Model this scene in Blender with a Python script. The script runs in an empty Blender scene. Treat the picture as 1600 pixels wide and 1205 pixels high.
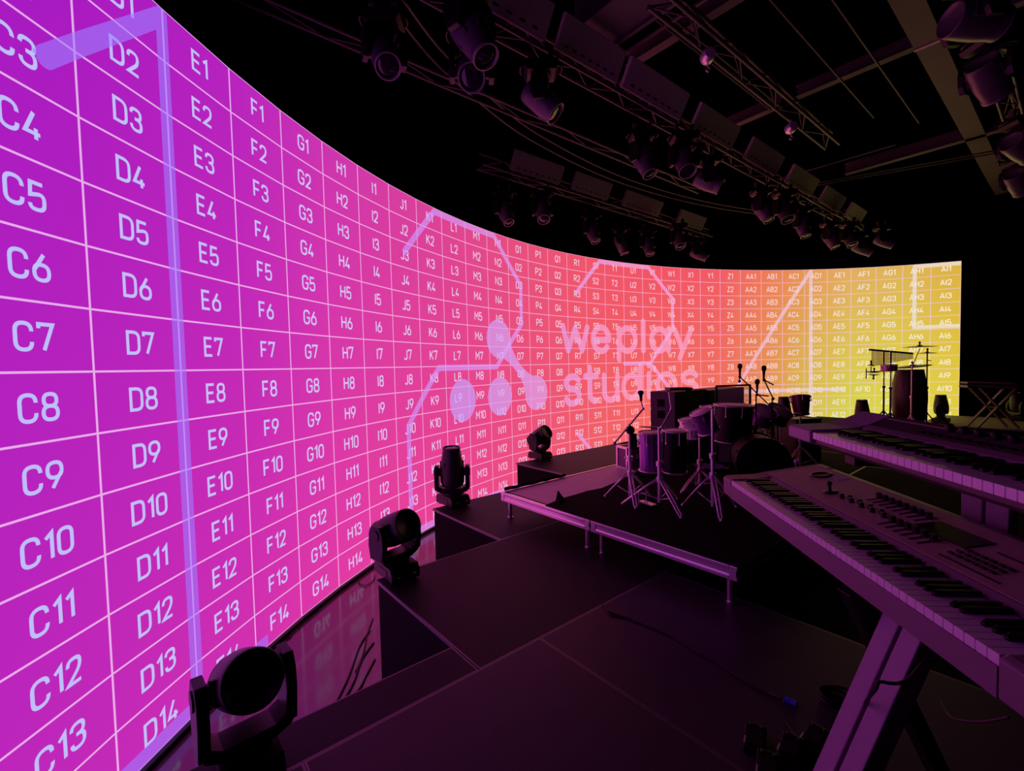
import bpy, math, random
import numpy as np
from mathutils import Matrix, Vector

# ------------------------------------------------------------------ scene, camera, world, exposure
S = bpy.context.scene
COLL = S.collection
PI = math.pi
random.seed(5)
S.view_settings.view_transform = 'Standard'
S.view_settings.look = 'None'
S.view_settings.gamma = 1.0
S.view_settings.use_curve_mapping = False
S.view_settings.exposure = 0.0

FOC = 719.35            # focal length in pixels of a 1600 wide frame
CAM_Z = 2.378           # camera height above the studio floor
PITCH, ROLL = math.radians(-2.3741), math.radians(-1.32699)
_c, _s = math.cos(PITCH), math.sin(PITCH)
FWD = Vector((0, _c, _s)); UP0 = Vector((0, -_s, _c)); RT0 = Vector((1, 0, 0))
RT = math.cos(ROLL) * RT0 + math.sin(ROLL) * UP0
UP = -math.sin(ROLL) * RT0 + math.cos(ROLL) * UP0
camd = bpy.data.cameras.new('camera')
camd.sensor_width = 36.0
camd.sensor_fit = 'HORIZONTAL'
camd.lens = FOC / 1600 * 36.0
camd.clip_start = 0.02
camd.clip_end = 200
cam = bpy.data.objects.new('camera', camd)
COLL.objects.link(cam)
cam.matrix_world = Matrix(((RT.x, UP.x, -FWD.x, 0), (RT.y, UP.y, -FWD.y, 0), (RT.z, UP.z, -FWD.z, CAM_Z), (0, 0, 0, 1)))
S.camera = cam

world = bpy.data.worlds.new('dark_studio')
S.world = world
world.use_nodes = True
world.node_tree.nodes['Background'].inputs[0].default_value = (0.0, 0.0, 0.0, 1)
world.node_tree.nodes['Background'].inputs[1].default_value = 0.0

SCREEN_GAIN = 1.0       # brightness of the picture on the LED wall

# ------------------------------------------------------------------ helpers
def ray(px, py):
    return (px - 800) / FOC * RT - (py - 602.5) / FOC * UP + FWD
def on(px, py, z):                                  # point of the level plane z seen at that spot of the photograph
    d = ray(px, py); k = (z - CAM_Z) / d.z
    return Vector((d.x * k, d.y * k, z))
def at(px, py, Y):                                  # point at distance Y
    d = ray(px, py); k = Y / d.y
    return Vector((d.x * k, Y, CAM_Z + d.z * k))

# stage frame: s runs along the front of the decks, t runs away along the trusses
E1 = Vector((0.629, -0.777, 0)).normalized()
E2 = Vector((0.777, 0.629, 0)).normalized()
ORG = Vector((1.067, 3.233, 0))
ROT_ST = math.atan2(E1.y, E1.x)
def st(s, t, z=0.0):
    v = ORG + E1 * s + E2 * t
    return Vector((v.x, v.y, z))

def lin(c):
    return tuple(((v / 255) / 12.92 if v / 255 <= 0.04045 else ((v / 255 + 0.055) / 1.055) ** 2.4) for v in c)

def rotz(a): return Matrix.Rotation(a, 4, 'Z')
def rotx(a): return Matrix.Rotation(a, 4, 'X')
def roty(a): return Matrix.Rotation(a, 4, 'Y')
def tr(v): return Matrix.Translation(Vector(v))
def align(d):                                       # matrix turning local Z to d
    d = Vector(d).normalized()
    return d.to_track_quat('Z', 'Y').to_matrix().to_4x4()

class M:
    """collects faces of one mesh"""
    def __init__(s): s.v = []; s.f = []; s.sm = []; s.mi = []
    def _add(s, vs, fs, T=None, smooth=False, mi=0):
        b = len(s.v)
        if T is not None: vs = [T @ Vector(v) for v in vs]
        s.v += [tuple(v) for v in vs]
        for f in fs:
            s.f.append([i + b for i in f]); s.sm.append(smooth); s.mi.append(mi)
        return s
    def box(s, c, size, T=None, mi=0):
        x, y, z = [k / 2 for k in size]
        vs = [(c[0] + i * x, c[1] + j * y, c[2] + k * z) for i in (-1, 1) for j in (-1, 1) for k in (-1, 1)]
        fs = [(0, 1, 3, 2), (4, 6, 7, 5), (0, 4, 5, 1), (2, 3, 7, 6), (0, 2, 6, 4), (1, 5, 7, 3)]
        return s._add(vs, fs, T, False, mi)
    def prism(s, pts, a, b, axis='y', T=None, mi=0):
        # polygon pts in the plane across axis, extruded from a to b
        n = len(pts)
        def mk(p, h):
            return (h, p[0], p[1]) if axis == 'x' else (p[0], h, p[1]) if axis == 'y' else (p[0], p[1], h)
        vs = [mk(p, a) for p in pts] + [mk(p, b) for p in pts]
        fs = [tuple(range(n))[::-1], tuple(range(n, 2 * n))] + [(i, (i + 1) % n, n + (i + 1) % n, n + i) for i in range(n)]
        return s._add(vs, fs, T, False, mi)
    def cyl(s, p, q, r, r2=None, n=12, caps=True, mi=0, smooth=True):
        p, q = Vector(p), Vector(q)
        r2 = r if r2 is None else r2
        L = (q - p).length
        if L < 1e-6: return s
        T = tr(p) @ align(q - p)
        return s.lathe([(r, 0), (r2, L)], T, n, caps, mi)
    def lathe(s, prof, T=None, n=24, caps=True, mi=0):
        vs, fs = [], []
        for r, z in prof:
            for i in range(n):
                a = 2 * PI * i / n
                vs.append((r * math.cos(a), r * math.sin(a), z))
        for k in range(len(prof) - 1):
            for i in range(n):
                j = (i + 1) % n
                fs.append((k * n + i, k * n + j, (k + 1) * n + j, (k + 1) * n + i))
        s._add(vs, fs, T, True, mi)
        if caps:
            for (r, z), rev in ((prof[0], True), (prof[-1], False)):
                if r > 1e-4:
                    ring = [(r * math.cos(2 * PI * i / n), r * math.sin(2 * PI * i / n), z) for i in range(n)]
                    s._add(ring, [tuple(range(n))[::-1] if rev else tuple(range(n))], T, False, mi)
        return s
    def tube(s, pts, r, n=8, mi=0, closed=False):
        pts = [Vector(p) for p in pts]
        m = len(pts); vs, fs = [], []
        up = None
        for i, p in enumerate(pts):
            if closed: d = pts[(i + 1) % m] - pts[i - 1]
            else: d = pts[min(i + 1, m - 1)] - pts[max(i - 1, 0)]
            d.normalize()
            if up is None: up = d.orthogonal().normalized()
            else:
                up = up - d * up.dot(d)
                up = up.normalized() if up.length > 1e-6 else d.orthogonal().normalized()
            w = d.cross(up)
            for k in range(n):
                a = 2 * PI * k / n
                vs.append(p + up * (r * math.cos(a)) + w * (r * math.sin(a)))
        for i in range(m if closed else m - 1):
            for k in range(n):
                j = (i + 1) % m
                fs.append((i * n + k, i * n + (k + 1) % n, j * n + (k + 1) % n, j * n + k))
        if not closed: fs += [tuple(range(n))[::-1], tuple(range((m - 1) * n, m * n))]
        return s._add(vs, fs, None, True, mi)
    def bar(s, p, q, w, h, up=(0, 0, 1), mi=0):      # rectangular bar from p to q
        p, q = Vector(p), Vector(q); d = q - p; L = d.length; d.normalize()
        x = d.cross(Vector(up)); x = x.normalized() if x.length > 1e-5 else d.orthogonal().normalized()
        z = x.cross(d)
        T = Matrix((( x.x, d.x, z.x, p.x), (x.y, d.y, z.y, p.y), (x.z, d.z, z.z, p.z), (0, 0, 0, 1)))
        return s.box((0, L / 2, 0), (w, L, h), T, mi)
    def ball(s, c, r, n=12, sc=(1, 1, 1), T=None, mi=0):
        prof = [(max(r * math.sin(PI * k / 8), 1e-5), -r * math.cos(PI * k / 8)) for k in range(9)]
        TT = tr(c) @ Matrix.Diagonal((sc[0], sc[1], sc[2], 1))
        return s.lathe(prof, TT if T is None else T @ TT, n, False, mi)
    def build(s, name, mat, parent=None, bevel=0.0, seg=2, rel=True):
        me = bpy.data.meshes.new(name)
        vs = s.v
        if parent is not None and not rel:          # vertices given in world space
            inv = world_of(parent).inverted()
            vs = [tuple(inv @ Vector(v)) for v in vs]
        me.from_pydata(vs, [], s.f)
        me.polygons.foreach_set('use_smooth', s.sm)
        mats = mat if isinstance(mat, (list, tuple)) else [mat]
        for m in mats: me.materials.append(m)
        if len(mats) > 1: me.polygons.foreach_set('material_index', s.mi)
        me.update()
        o = bpy.data.objects.new(name, me)
        COLL.objects.link(o)
        if parent is not None: o.parent = parent
        if bevel > 0:
            b = o.modifiers.new('bevel', 'BEVEL'); b.width = bevel; b.segments = seg
            b.limit_method = 'ANGLE'; b.angle_limit = math.radians(40)
        return o

def world_of(o):
    m = o.matrix_basis.copy()
    while o.parent is not None:
        o = o.parent; m = o.matrix_basis @ m
    return m
def tag(o, label, cat, group=None):
    o['label'] = label; o['category'] = cat
    if group: o['group'] = group
    return o
def thing(name, label, cat, loc=(0, 0, 0), rz=0.0, group=None, mat=None):
    o = bpy.data.objects.new(name, None)
    o.empty_display_size = 0.1
    COLL.objects.link(o)
    if mat is not None: o.matrix_basis = mat
    else: o.matrix_basis = tr(loc) @ rotz(rz)
    return tag(o, label, cat, group)
def struct(o): o['kind'] = 'structure'; return o
def inst(src, name, parent, mat=None):               # a copy of a mesh part under another parent
    o = bpy.data.objects.new(name, src.data)
    COLL.objects.link(o); o.parent = parent
    if mat is not None: o.matrix_basis = mat
    for md in src.modifiers:
        b = o.modifiers.new(md.name, md.type); b.width = md.width; b.segments = md.segments
        b.limit_method = md.limit_method; b.angle_limit = md.angle_limit
    return o

# ------------------------------------------------------------------ materials
def mat(name, col, rough=0.5, metal=0.0, spec=0.5, noise=0.0, nscale=40.0, bump=0.0, ior=None, trans=0.0, alpha=1.0):
    m = bpy.data.materials.new(name); m.use_nodes = True
    nt = m.node_tree; b = nt.nodes['Principled BSDF']
    c = lin(col)
    b.inputs['Base Color'].default_value = (*c, 1)
    b.inputs['Roughness'].default_value = rough
    b.inputs['Metallic'].default_value = metal
    b.inputs['Specular IOR Level'].default_value = spec
    if ior: b.inputs['IOR'].default_value = ior
    b.inputs['Transmission Weight'].default_value = trans
    b.inputs['Alpha'].default_value = alpha
    if noise or bump:
        tc = nt.nodes.new('ShaderNodeTexCoord')
        nz = nt.nodes.new('ShaderNodeTexNoise'); nz.inputs['Scale'].default_value = nscale; nz.inputs['Detail'].default_value = 4
        nt.links.new(tc.outputs['Object'], nz.inputs['Vector'])
        if noise:
            mp = nt.nodes.new('ShaderNodeMapRange')
            mp.inputs['To Min'].default_value = 1 - noise; mp.inputs['To Max'].default_value = 1 + noise
            nt.links.new(nz.outputs['Fac'], mp.inputs['Value'])
            mx = nt.nodes.new('ShaderNodeVectorMath'); mx.operation = 'SCALE'
            mx.inputs[0].default_value = c
            nt.links.new(mp.outputs[0], mx.inputs['Scale'])
            nt.links.new(mx.outputs[0], b.inputs['Base Color'])
        if bump:
            bp = nt.nodes.new('ShaderNodeBump'); bp.inputs['Strength'].default_value = bump; bp.inputs['Distance'].default_value = 0.01
            nt.links.new(nz.outputs['Fac'], bp.inputs['Height'])
            nt.links.new(bp.outputs[0], b.inputs['Normal'])
    return m

K = {}
K['blackwall'] = mat('black_drape_wall', (16, 15, 17), 0.9, noise=.2, nscale=6)
K['ceil'] = mat('black_painted_ceiling', (4, 4, 4), 0.95, spec=.0, noise=.2, nscale=5)
K['floor'] = mat('dark_glossy_studio_floor', (112, 92, 104), 0.13, spec=1.0, noise=.12, nscale=8, bump=.02)
K['deck'] = mat('worn_plum_stage_ply', (58, 46, 60), 0.5, spec=.4, noise=.18, nscale=9)
K['blackdeck'] = mat('black_stage_ply', (17, 13, 16), 0.6, spec=.35, noise=.2, nscale=9)
K['skirt'] = mat('black_stage_skirt', (8, 8, 9), 0.9, spec=.2)
K['alu'] = mat('brushed_aluminium', (250, 248, 250), 0.34, metal=.95, spec=.5, noise=.06, nscale=30)
K['fardeck'] = mat('matt_black_far_deck', (11, 9, 10), 0.9, spec=.08, noise=.2, nscale=9)
K['paledeck'] = mat('pale_far_deck', (120, 112, 104), 0.7, noise=.15, nscale=6)
K['lampgrey'] = mat('grey_fixture_casing', (84, 78, 88), 0.34, spec=.6)
K['lit_rim'] = mat('lit_lens_rim', (140, 134, 138), 0.4, metal=.3)  # pale colour stands in for light caught on the hung lens rims
K['legbar'] = mat('plum_stand_bar', (168, 146, 166), 0.5, noise=.05, nscale=40)
K['edge'] = mat('worn_aluminium_edge', (120, 118, 118), 0.4, metal=.6)
K['riser'] = mat('grey_riser_ply', (226, 200, 212), 0.55, noise=.12, nscale=7)
K['carpet'] = mat('black_drum_carpet', (15, 12, 14), 0.95, spec=.1, noise=.3, nscale=60, bump=.3)
K['plastic'] = mat('black_moulded_plastic', (14, 13, 15), 0.42, spec=.45, bump=.05, nscale=120)
K['plastic2'] = mat('charcoal_plastic', (34, 32, 36), 0.4, spec=.5, bump=.04, nscale=120)
K['rubber'] = mat('black_rubber', (10, 10, 11), 0.7, spec=.3)
K['glass'] = mat('fixture_lens', (40, 38, 48), 0.08, spec=1.0)
K['chrome'] = mat('chrome', (250, 248, 251), 0.32, metal=.65)
K['blackmetal'] = mat('black_powder_coated_steel', (18, 17, 19), 0.4, metal=.3)
K['truss'] = mat('truss_aluminium', (96, 92, 92), 0.45, metal=.55, noise=.15, nscale=12)
K['steel'] = mat('painted_roof_steel', (92, 82, 82), 0.6, noise=.2, nscale=4)
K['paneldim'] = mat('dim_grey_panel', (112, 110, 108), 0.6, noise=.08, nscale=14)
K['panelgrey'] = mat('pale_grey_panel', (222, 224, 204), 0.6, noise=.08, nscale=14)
K['cable'] = mat('black_cable', (12, 12, 13), 0.5)
K['greycable'] = mat('grey_cable', (120, 112, 116), 0.5)
K['redcable'] = mat('reddish_cable', (72, 36, 42), 0.5)
K['ivory'] = mat('white_key_plastic', (246, 243, 242), 0.28, spec=.5)
K['ebony'] = mat('black_key_plastic', (11, 10, 11), 0.34, spec=.35)
K['synth'] = mat('grey_synth_case', (136, 120, 126), 0.45, noise=.06, nscale=60)
K['synthpanel'] = mat('taupe_synth_panel', (190, 176, 152), 0.5, noise=.05, nscale=60)
K['synthdark'] = mat('dark_plum_synth_case', (74, 60, 66), 0.45, noise=.06, nscale=60)
K['purpleshell'] = mat('violet_drum_shell', (168, 110, 200), 0.28, metal=.7)
K['redshell'] = mat('maroon_drum_shell', (92, 30, 52), 0.3, spec=.6)
K['blackshell'] = mat('black_drum_shell', (8, 8, 9), 0.45, spec=.3)
K['woodshell'] = mat('dark_wood_conga', (58, 34, 34), 0.35, noise=.3, nscale=6)
K['skin'] = mat('coated_drum_skin', (246, 238, 240), 0.34, spec=.9, noise=.05, nscale=20)
K['caseply'] = mat('purple_grey_case_ply', (120, 86, 118), 0.5)
K['cab'] = mat('charcoal_cabinet_vinyl', (58, 50, 58), 0.6, bump=.1, nscale=200)
K['brass'] = mat('bronze_cymbal', (150, 118, 60), 0.3, metal=.9)
K['darkbrass'] = mat('dark_cymbal', (44, 36, 34), 0.35, metal=.7)
K['acrylic'] = mat('clear_acrylic', (250, 245, 245), 0.06, spec=.5, alpha=.22)
K['blueplug'] = mat('blue_plug_housing', (70, 60, 225), 0.35)
K['cream'] = mat('cream_shell', (205, 180, 150), 0.5)
K['violetcloth'] = mat('violet_cloth', (92, 60, 130), 0.8)
K['duct'] = mat('violet_grey_duct', (74, 62, 84), 0.5, noise=.1, nscale=5)

# ------------------------------------------------------------------ the LED wall
ROWH = 0.3375; SCR_TOP = CAM_Z + 2.38684; NROW = 14
COLS = [[-2.1708, 0.703], [-2.2353, 1.2995], [-2.2664, 1.8987], [-2.264, 2.4987], [-2.2276, 3.105], [-2.1595, 3.7052], [-2.0572, 4.2999], [-1.9185, 4.8872], [-1.7435, 5.4651], [-1.5338, 6.031], [-1.2915, 6.5831], [-1.0179, 7.1205], [-0.7142, 7.6414], [-0.3806, 8.1436], [-0.0188, 8.6246], [0.371, 9.0822], [0.7883, 9.5143], [1.2315, 9.9194], [1.6979, 10.2967], [2.1855, 10.6447], [2.6928, 10.9623], [3.2191, 11.2481], [3.7623, 11.5012], [4.32, 11.721], [4.8895, 11.907], [5.4687, 12.0597], [6.0558, 12.1792], [6.649, 12.2664], [7.2457, 12.3222], [7.844, 12.3458], [8.4421, 12.3349], [9.038, 12.2859], [9.6303, 12.1951], [10.2161, 12.0613], [10.7916, 11.8855], [11.3548, 11.6689]]
def scr(u, v, off=0.0):
    i = min(max(int(math.floor(u)), 0), 34)
    a, b = COLS[i], COLS[i + 1]; k = u - i
    dx, dy = b[0] - a[0], b[1] - a[1]; L = math.hypot(dx, dy)
    return (a[0] + dx * k + dy / L * off, a[1] + dy * k - dx / L * off, SCR_TOP - v * ROWH)

def emission_ramp(nt, stops, src):
    r = nt.nodes.new('ShaderNodeValToRGB')
    el = r.color_ramp.elements
    el[0].position = stops[0][0] / 35; el[0].color = (*lin(stops[0][1]), 1)
    el[1].position = stops[-1][0] / 35; el[1].color = (*lin(stops[-1][1]), 1)
    for c, col in stops[1:-1]:
        e = el.new(c / 35); e.color = (*lin(col), 1)
    nt.links.new(src, r.inputs[0])
    return r.outputs[0]
def math_node(nt, op, a, b=None):
    n = nt.nodes.new('ShaderNodeMath'); n.operation = op
    for i, x in enumerate((a, b)):
        if x is None: continue
        if isinstance(x, (int, float)): n.inputs[i].default_value = x
        else: nt.links.new(x, n.inputs[i])
    return n.outputs[0]
def screen_mats():
    out = []
    # 0 picture: colour sweep with white panel lines
    m = bpy.data.materials.new('led_picture'); m.use_nodes = True; nt = m.node_tree; nt.nodes.clear()
    uv = nt.nodes.new('ShaderNodeUVMap'); uv.uv_map = 'grid'
    sp = nt.nodes.new('ShaderNodeSeparateXYZ'); nt.links.new(uv.outputs[0], sp.inputs[0])
    u35 = math_node(nt, 'DIVIDE', sp.outputs[0], 35.0); v14 = math_node(nt, 'DIVIDE', sp.outputs[1], 14.0)
    top = emission_ramp(nt, TOPC, u35); bot = emission_ramp(nt, BOTC, u35)
    mx = nt.nodes.new('ShaderNodeMix'); mx.data_type = 'RGBA'
    nt.links.new(v14, mx.inputs['Factor']); nt.links.new(top, mx.inputs['A']); nt.links.new(bot, mx.inputs['B'])
    def line(src, half):
        f = math_node(nt, 'FRACT', src); f = math_node(nt, 'SUBTRACT', f, 0.5); f = math_node(nt, 'ABSOLUTE', f)
        return math_node(nt, 'GREATER_THAN', f, 0.5 - half)
    ln = math_node(nt, 'MAXIMUM', line(sp.outputs[0], 0.0105), line(sp.outputs[1], 0.017))
    ln = math_node(nt, 'MULTIPLY', ln, 0.66)
    m2 = nt.nodes.new('ShaderNodeMix'); m2.data_type = 'RGBA'
    nt.links.new(ln, m2.inputs['Factor']); nt.links.new(mx.outputs['Result'], m2.inputs['A'])
    m2.inputs['B'].default_value = (*lin((255, 205, 255)), 1)
    em = nt.nodes.new('ShaderNodeEmission'); em.inputs['Strength'].default_value = SCREEN_GAIN
    nt.links.new(m2.outputs['Result'], em.inputs[0])
    o = nt.nodes.new('ShaderNodeOutputMaterial'); nt.links.new(em.outputs[0], o.inputs[0]); out.append(m)
    # 1 cell lettering, 2 large numerals, 3 logo and wordmark
    for nm, stops, fac in (('led_lettering', [(0, (182, 196, 255)), (5, (200, 200, 255)), (12, (232, 210, 246)), (24, (246, 214, 226)), (35, (255, 246, 235))], 0.9),
                           ('led_numerals', [(0, (158, 112, 255)), (6, (158, 112, 255)), (10, (206, 152, 255)), (16, (224, 166, 255)), (22, (246, 176, 232)), (28, (240, 206, 230)), (35, (240, 240, 236))], 0.58),
                           ('led_logo', [(0, (196, 160, 255)), (12, (196, 162, 255)), (16, (226, 168, 240)), (20, (252, 168, 212)), (35, (255, 180, 200))], 0.60)):
        m = bpy.data.materials.new(nm); m.use_nodes = True; nt = m.node_tree; nt.nodes.clear()
        uv = nt.nodes.new('ShaderNodeUVMap'); uv.uv_map = 'grid'
        sp = nt.nodes.new('ShaderNodeSeparateXYZ'); nt.links.new(uv.outputs[0], sp.inputs[0])
        col = emission_ramp(nt, stops, math_node(nt, 'DIVIDE', sp.outputs[0], 35.0))
        em = nt.nodes.new('ShaderNodeEmission'); em.inputs['Strength'].default_value = SCREEN_GAIN
        nt.links.new(col, em.inputs[0])
        ts = nt.nodes.new('ShaderNodeBsdfTransparent')
        ms = nt.nodes.new('ShaderNodeMixShader'); ms.inputs[0].default_value = fac
        nt.links.new(ts.outputs[0], ms.inputs[1]); nt.links.new(em.outputs[0], ms.inputs[2])
        o = nt.nodes.new('ShaderNodeOutputMaterial'); nt.links.new(ms.outputs[0], o.inputs[0])
        m.cycles.emission_sampling = 'NONE'
        out.append(m)
    return out
TOPC = [(0, (150, 18, 200)), (3, (166, 24, 194)), (5, (182, 34, 190)), (7, (204, 52, 176)), (9, (214, 60, 160)), (12, (224, 70, 142)), (15, (232, 80, 122)), (18, (240, 85, 106)), (22, (242, 84, 101)), (25, (242, 91, 98)), (27, (238, 120, 88)), (29, (231, 150, 85)), (31, (226, 174, 96)), (33, (222, 180, 84)), (35, (222, 176, 66))]
BOTC = [(0, (182, 32, 194)), (3, (197, 42, 182)), (5, (210, 48, 174)), (7, (226, 58, 164)), (9, (231, 64, 154)), (12, (235, 69, 140)), (15, (239, 82, 120)), (18, (243, 96, 103)), (21, (244, 107, 96)), (25, (240, 122, 90)), (27, (228, 152, 86)), (29, (212, 198, 78)), (31, (212, 218, 70)), (33, (222, 222, 66)), (35, (226, 212, 66))]

def rnd(pts, r, closed=False, n=5):
    """polyline with rounded corners"""
    out = []; m = len(pts)
    for i, p in enumerate(pts):
        if not closed and i in (0, m - 1): out.append(p); continue
        a, b = pts[i - 1], pts[(i + 1) % m]
        da = (a[0] - p[0], a[1] - p[1]); db = (b[0] - p[0], b[1] - p[1])
        la, lb = math.hypot(*da), math.hypot(*db)
        k = min(r, la * 0.5 if (closed or i > 1) else la, lb * 0.5 if (closed or i < m - 2) else lb)
        p0 = (p[0] + da[0] / la * k, p[1] + da[1] / la * k); p1 = (p[0] + db[0] / lb * k, p[1] + db[1] / lb * k)
        for q in range(n + 1):
            t = q / n
            # quadratic, pulled out towards a circular corner
            w0, w1, w2 = (1 - t) ** 2, 2 * t * (1 - t), t * t
            out.append((w0 * p0[0] + w1 * p[0] + w2 * p1[0], w0 * p0[1] + w1 * p[1] + w2 * p1[1]))
    if closed: out.append(out[0])
    return out
W = .60
GL = {
 'A': (.66, [[(0, 0), (.33, 1), (.66, 0)], [(.10, .27), (.56, .27)]]),
 'B': (.60, [[(0, 0), (0, 1)] + rnd([(0, 1), (.54, 1), (.54, .53), (0, .53)], .22)[1:], rnd([(0, .53), (.60, .53), (.60, 0), (0, 0)], .25)]),
 'C': (.58, [rnd([(.58, .70), (.58, 1), (0, 1), (0, 0), (.58, 0), (.58, .30)], .29)]),
 'D': (.60, [rnd([(0, 1), (.60, 1), (.60, 0), (0, 0)], .3) + [(0, 1)]]),
 'E': (.52, [[(.52, 1), (0, 1), (0, 0), (.52, 0)], [(0, .52), (.46, .52)]]),
 'F': (.50, [[(.50, 1), (0, 1), (0, 0)], [(0, .50), (.44, .50)]]),
 'G': (.60, [rnd([(.60, .74), (.60, 1), (0, 1), (0, 0), (.60, 0), (.60, .47)], .29) + [(.32, .47)]]),
 'H': (.58, [[(0, 0), (0, 1)], [(.58, 0), (.58, 1)], [(0, .52), (.58, .52)]]),
 'I': (.0, [[(0, 0), (0, 1)]]),
 'J': (.42, [rnd([(.42, 1), (.42, 0), (0, 0), (0, .16)], .24)]),
 'K': (.56, [[(0, 0), (0, 1)], [(.54, 1), (0, .36)], [(.20, .58), (.58, 0)]]),
 'L': (.48, [[(0, 1), (0, 0), (.48, 0)]]),
 'M': (.70, [[(0, 0), (0, 1), (.35, .40), (.70, 1), (.70, 0)]]),
 'N': (.60, [[(0, 0), (0, 1), (.60, 0), (.60, 1)]]),
 'O': (.58, [rnd([(0, .5), (0, 1), (.58, 1), (.58, 0), (0, 0), (0, .5)], .29)]),
 'P': (.56, [rnd([(0, 0), (0, 1), (.56, 1), (.56, .44), (0, .44)], .27)[0:1] + [(0, 1)] + rnd([(0, 1), (.56, 1), (.56, .44), (0, .44)], .27)[1:]]),
 'Q': (.58, [rnd([(0, .5), (0, 1), (.58, 1), (.58, 0), (0, 0), (0, .5)], .29), [(.36, .26), (.62, -.04)]]),
 'R': (.58, [[(0, 0), (0, 1)] + rnd([(0, 1), (.56, 1), (.56, .46), (0, .46)], .26)[1:], [(.30, .46), (.58, 0)]]),
 'S': (.56, [rnd([(.54, .76), (.54, 1), (0, 1), (0, .53), (.56, .49), (.56, 0), (0, 0), (0, .22)], .25)]),
 'T': (.58, [[(0, 1), (.58, 1)], [(.29, 1), (.29, 0)]]),
 'U': (.58, [rnd([(0, 1), (0, 0), (.58, 0), (.58, 1)], .29)]),
 'V': (.60, [[(0, 1), (.30, 0), (.60, 1)]]),
 'W': (.90, [[(0, 1), (.22, 0), (.45, .92), (.68, 0), (.90, 1)]]),
 'X': (.58, [[(0, 0), (.58, 1)], [(0, 1), (.58, 0)]]),
 'Y': (.60, [[(0, 1), (.30, .42), (.60, 1)], [(.30, .42), (.30, 0)]]),
 'Z': (.54, [[(0, 1), (.54, 1), (0, 0), (.54, 0)]]),
 '0': (.54, [rnd([(0, .5), (0, 1), (.54, 1), (.54, 0), (0, 0), (0, .5)], .27)]),
 '1': (.24, [[(0, .80), (.24, 1), (.24, 0)]]),
 '2': (.52, [rnd([(.01, .72), (.01, 1), (.52, 1), (.52, .56), (0, 0)], .25) + [(.54, 0)]]),
 '3': (.54, [rnd([(0, .76), (0, 1), (.52, 1), (.52, .54), (.20, .54)], .24), rnd([(.20, .54), (.54, .54), (.54, 0), (0, 0), (0, .24)], .26)]),
 '4': (.56, [[(.34, 1), (0, .22), (.56, .22)], [(.40, .42), (.40, 0)]]),
 '5': (.54, [[(.50, 1), (.04, 1), (.02, .52)] + rnd([(.02, .52), (.54, .66), (.54, 0), (0, 0), (0, .20)], .27)[1:]]),
 '6': (.56, [[(.38, 1), (.03, .42)], rnd([(0, .3), (0, .60), (.56, .60), (.56, 0), (0, 0), (0, .3)], .28)]),
 '7': (.54, [[(0, .84), (0, 1), (.54, 1), (.18, 0)]]),
 '8': (.56, [rnd([(.03, .76), (.03, 1), (.53, 1), (.53, .53), (.03, .53), (.03, .76)], .235), rnd([(0, .26), (0, .53), (.56, .53), (.56, 0), (0, 0), (0, .26)], .265)]),
 '9': (.56, [[(.18, 0), (.53, .58)], rnd([(0, .7), (0, 1), (.56, 1), (.56, .40), (0, .40), (0, .7)], .28)]),
}
def ribbon(pts, hw):
    """quads along a polyline with mitred joints"""
    P = [pts[0]]
    for q in pts[1:]:
        if math.hypot(q[0] - P[-1][0], q[1] - P[-1][1]) > 1e-4: P.append(q)
    L, R = [], []
    n = len(P); closed = math.hypot(P[0][0] - P[-1][0], P[0][1] - P[-1][1]) < 1e-4
    for i, p in enumerate(P):
        a = P[i - 1] if i > 0 else (P[-2] if closed else None)
        b = P[i + 1] if i < n - 1 else (P[1] if closed else None)
        d1 = (p[0] - a[0], p[1] - a[1]) if a else None
        d2 = (b[0] - p[0], b[1] - p[1]) if b else None
        d1 = d1 or d2; d2 = d2 or d1
        l1, l2 = math.hypot(*d1), math.hypot(*d2)
        n1 = (-d1[1] / l1, d1[0] / l1); n2 = (-d2[1] / l2, d2[0] / l2)
        mx, my = n1[0] + n2[0], n1[1] + n2[1]; ml = math.hypot(mx, my) or 1
        mx, my = mx / ml, my / ml
        k = hw / max(mx * n1[0] + my * n1[1], 0.42)
        L.append((p[0] + mx * k, p[1] + my * k)); R.append((p[0] - mx * k, p[1] - my * k))
    return [(L[i], R[i], R[i + 1], L[i + 1]) for i in range(n - 1)]

def fill_shape(f, u0, u1, v0, v1, du=0.025, dv=0.012):
    """trapezoid strips covering f(u, v) < 0"""
    V = np.arange(v0, v1 + dv, dv)
    def runs(u):
        g = f(np.full_like(V, u), V)
        ins = g < 0; out = []; i = 0
        while i < len(V):
            if ins[i]:
                j = i
                while j + 1 < len(V) and ins[j + 1]: j += 1
                a = V[i] if i == 0 else V[i] - dv * g[i] / (g[i] - g[i - 1])
                b = V[j] if j + 1 == len(V) else V[j] + dv * g[j] / (g[j] - g[j + 1])
                out.append((float(a), float(b))); i = j + 1
            else: i += 1
        return out
    us = np.arange(u0, u1 + du * .5, du); pr = runs(us[0]); Q = []
    for k in range(1, len(us)):
        cu = runs(us[k]); a, b = float(us[k - 1]), float(us[k])
        ok = len(cu) == len(pr) and all(max(x[0], y[0]) < min(x[1], y[1]) + .05 for x, y in zip(pr, cu))
        if ok:
            for x, y in zip(pr, cu): Q.append(((a, x[0]), (a, x[1]), (b, y[1]), (b, y[0])))
        else:
            for x in runs((a + b) / 2): Q.append(((a, x[0]), (a, x[1]), (b, x[1]), (b, x[0])))
        pr = cu
    return Q
ASP = 16 / 9
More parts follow.
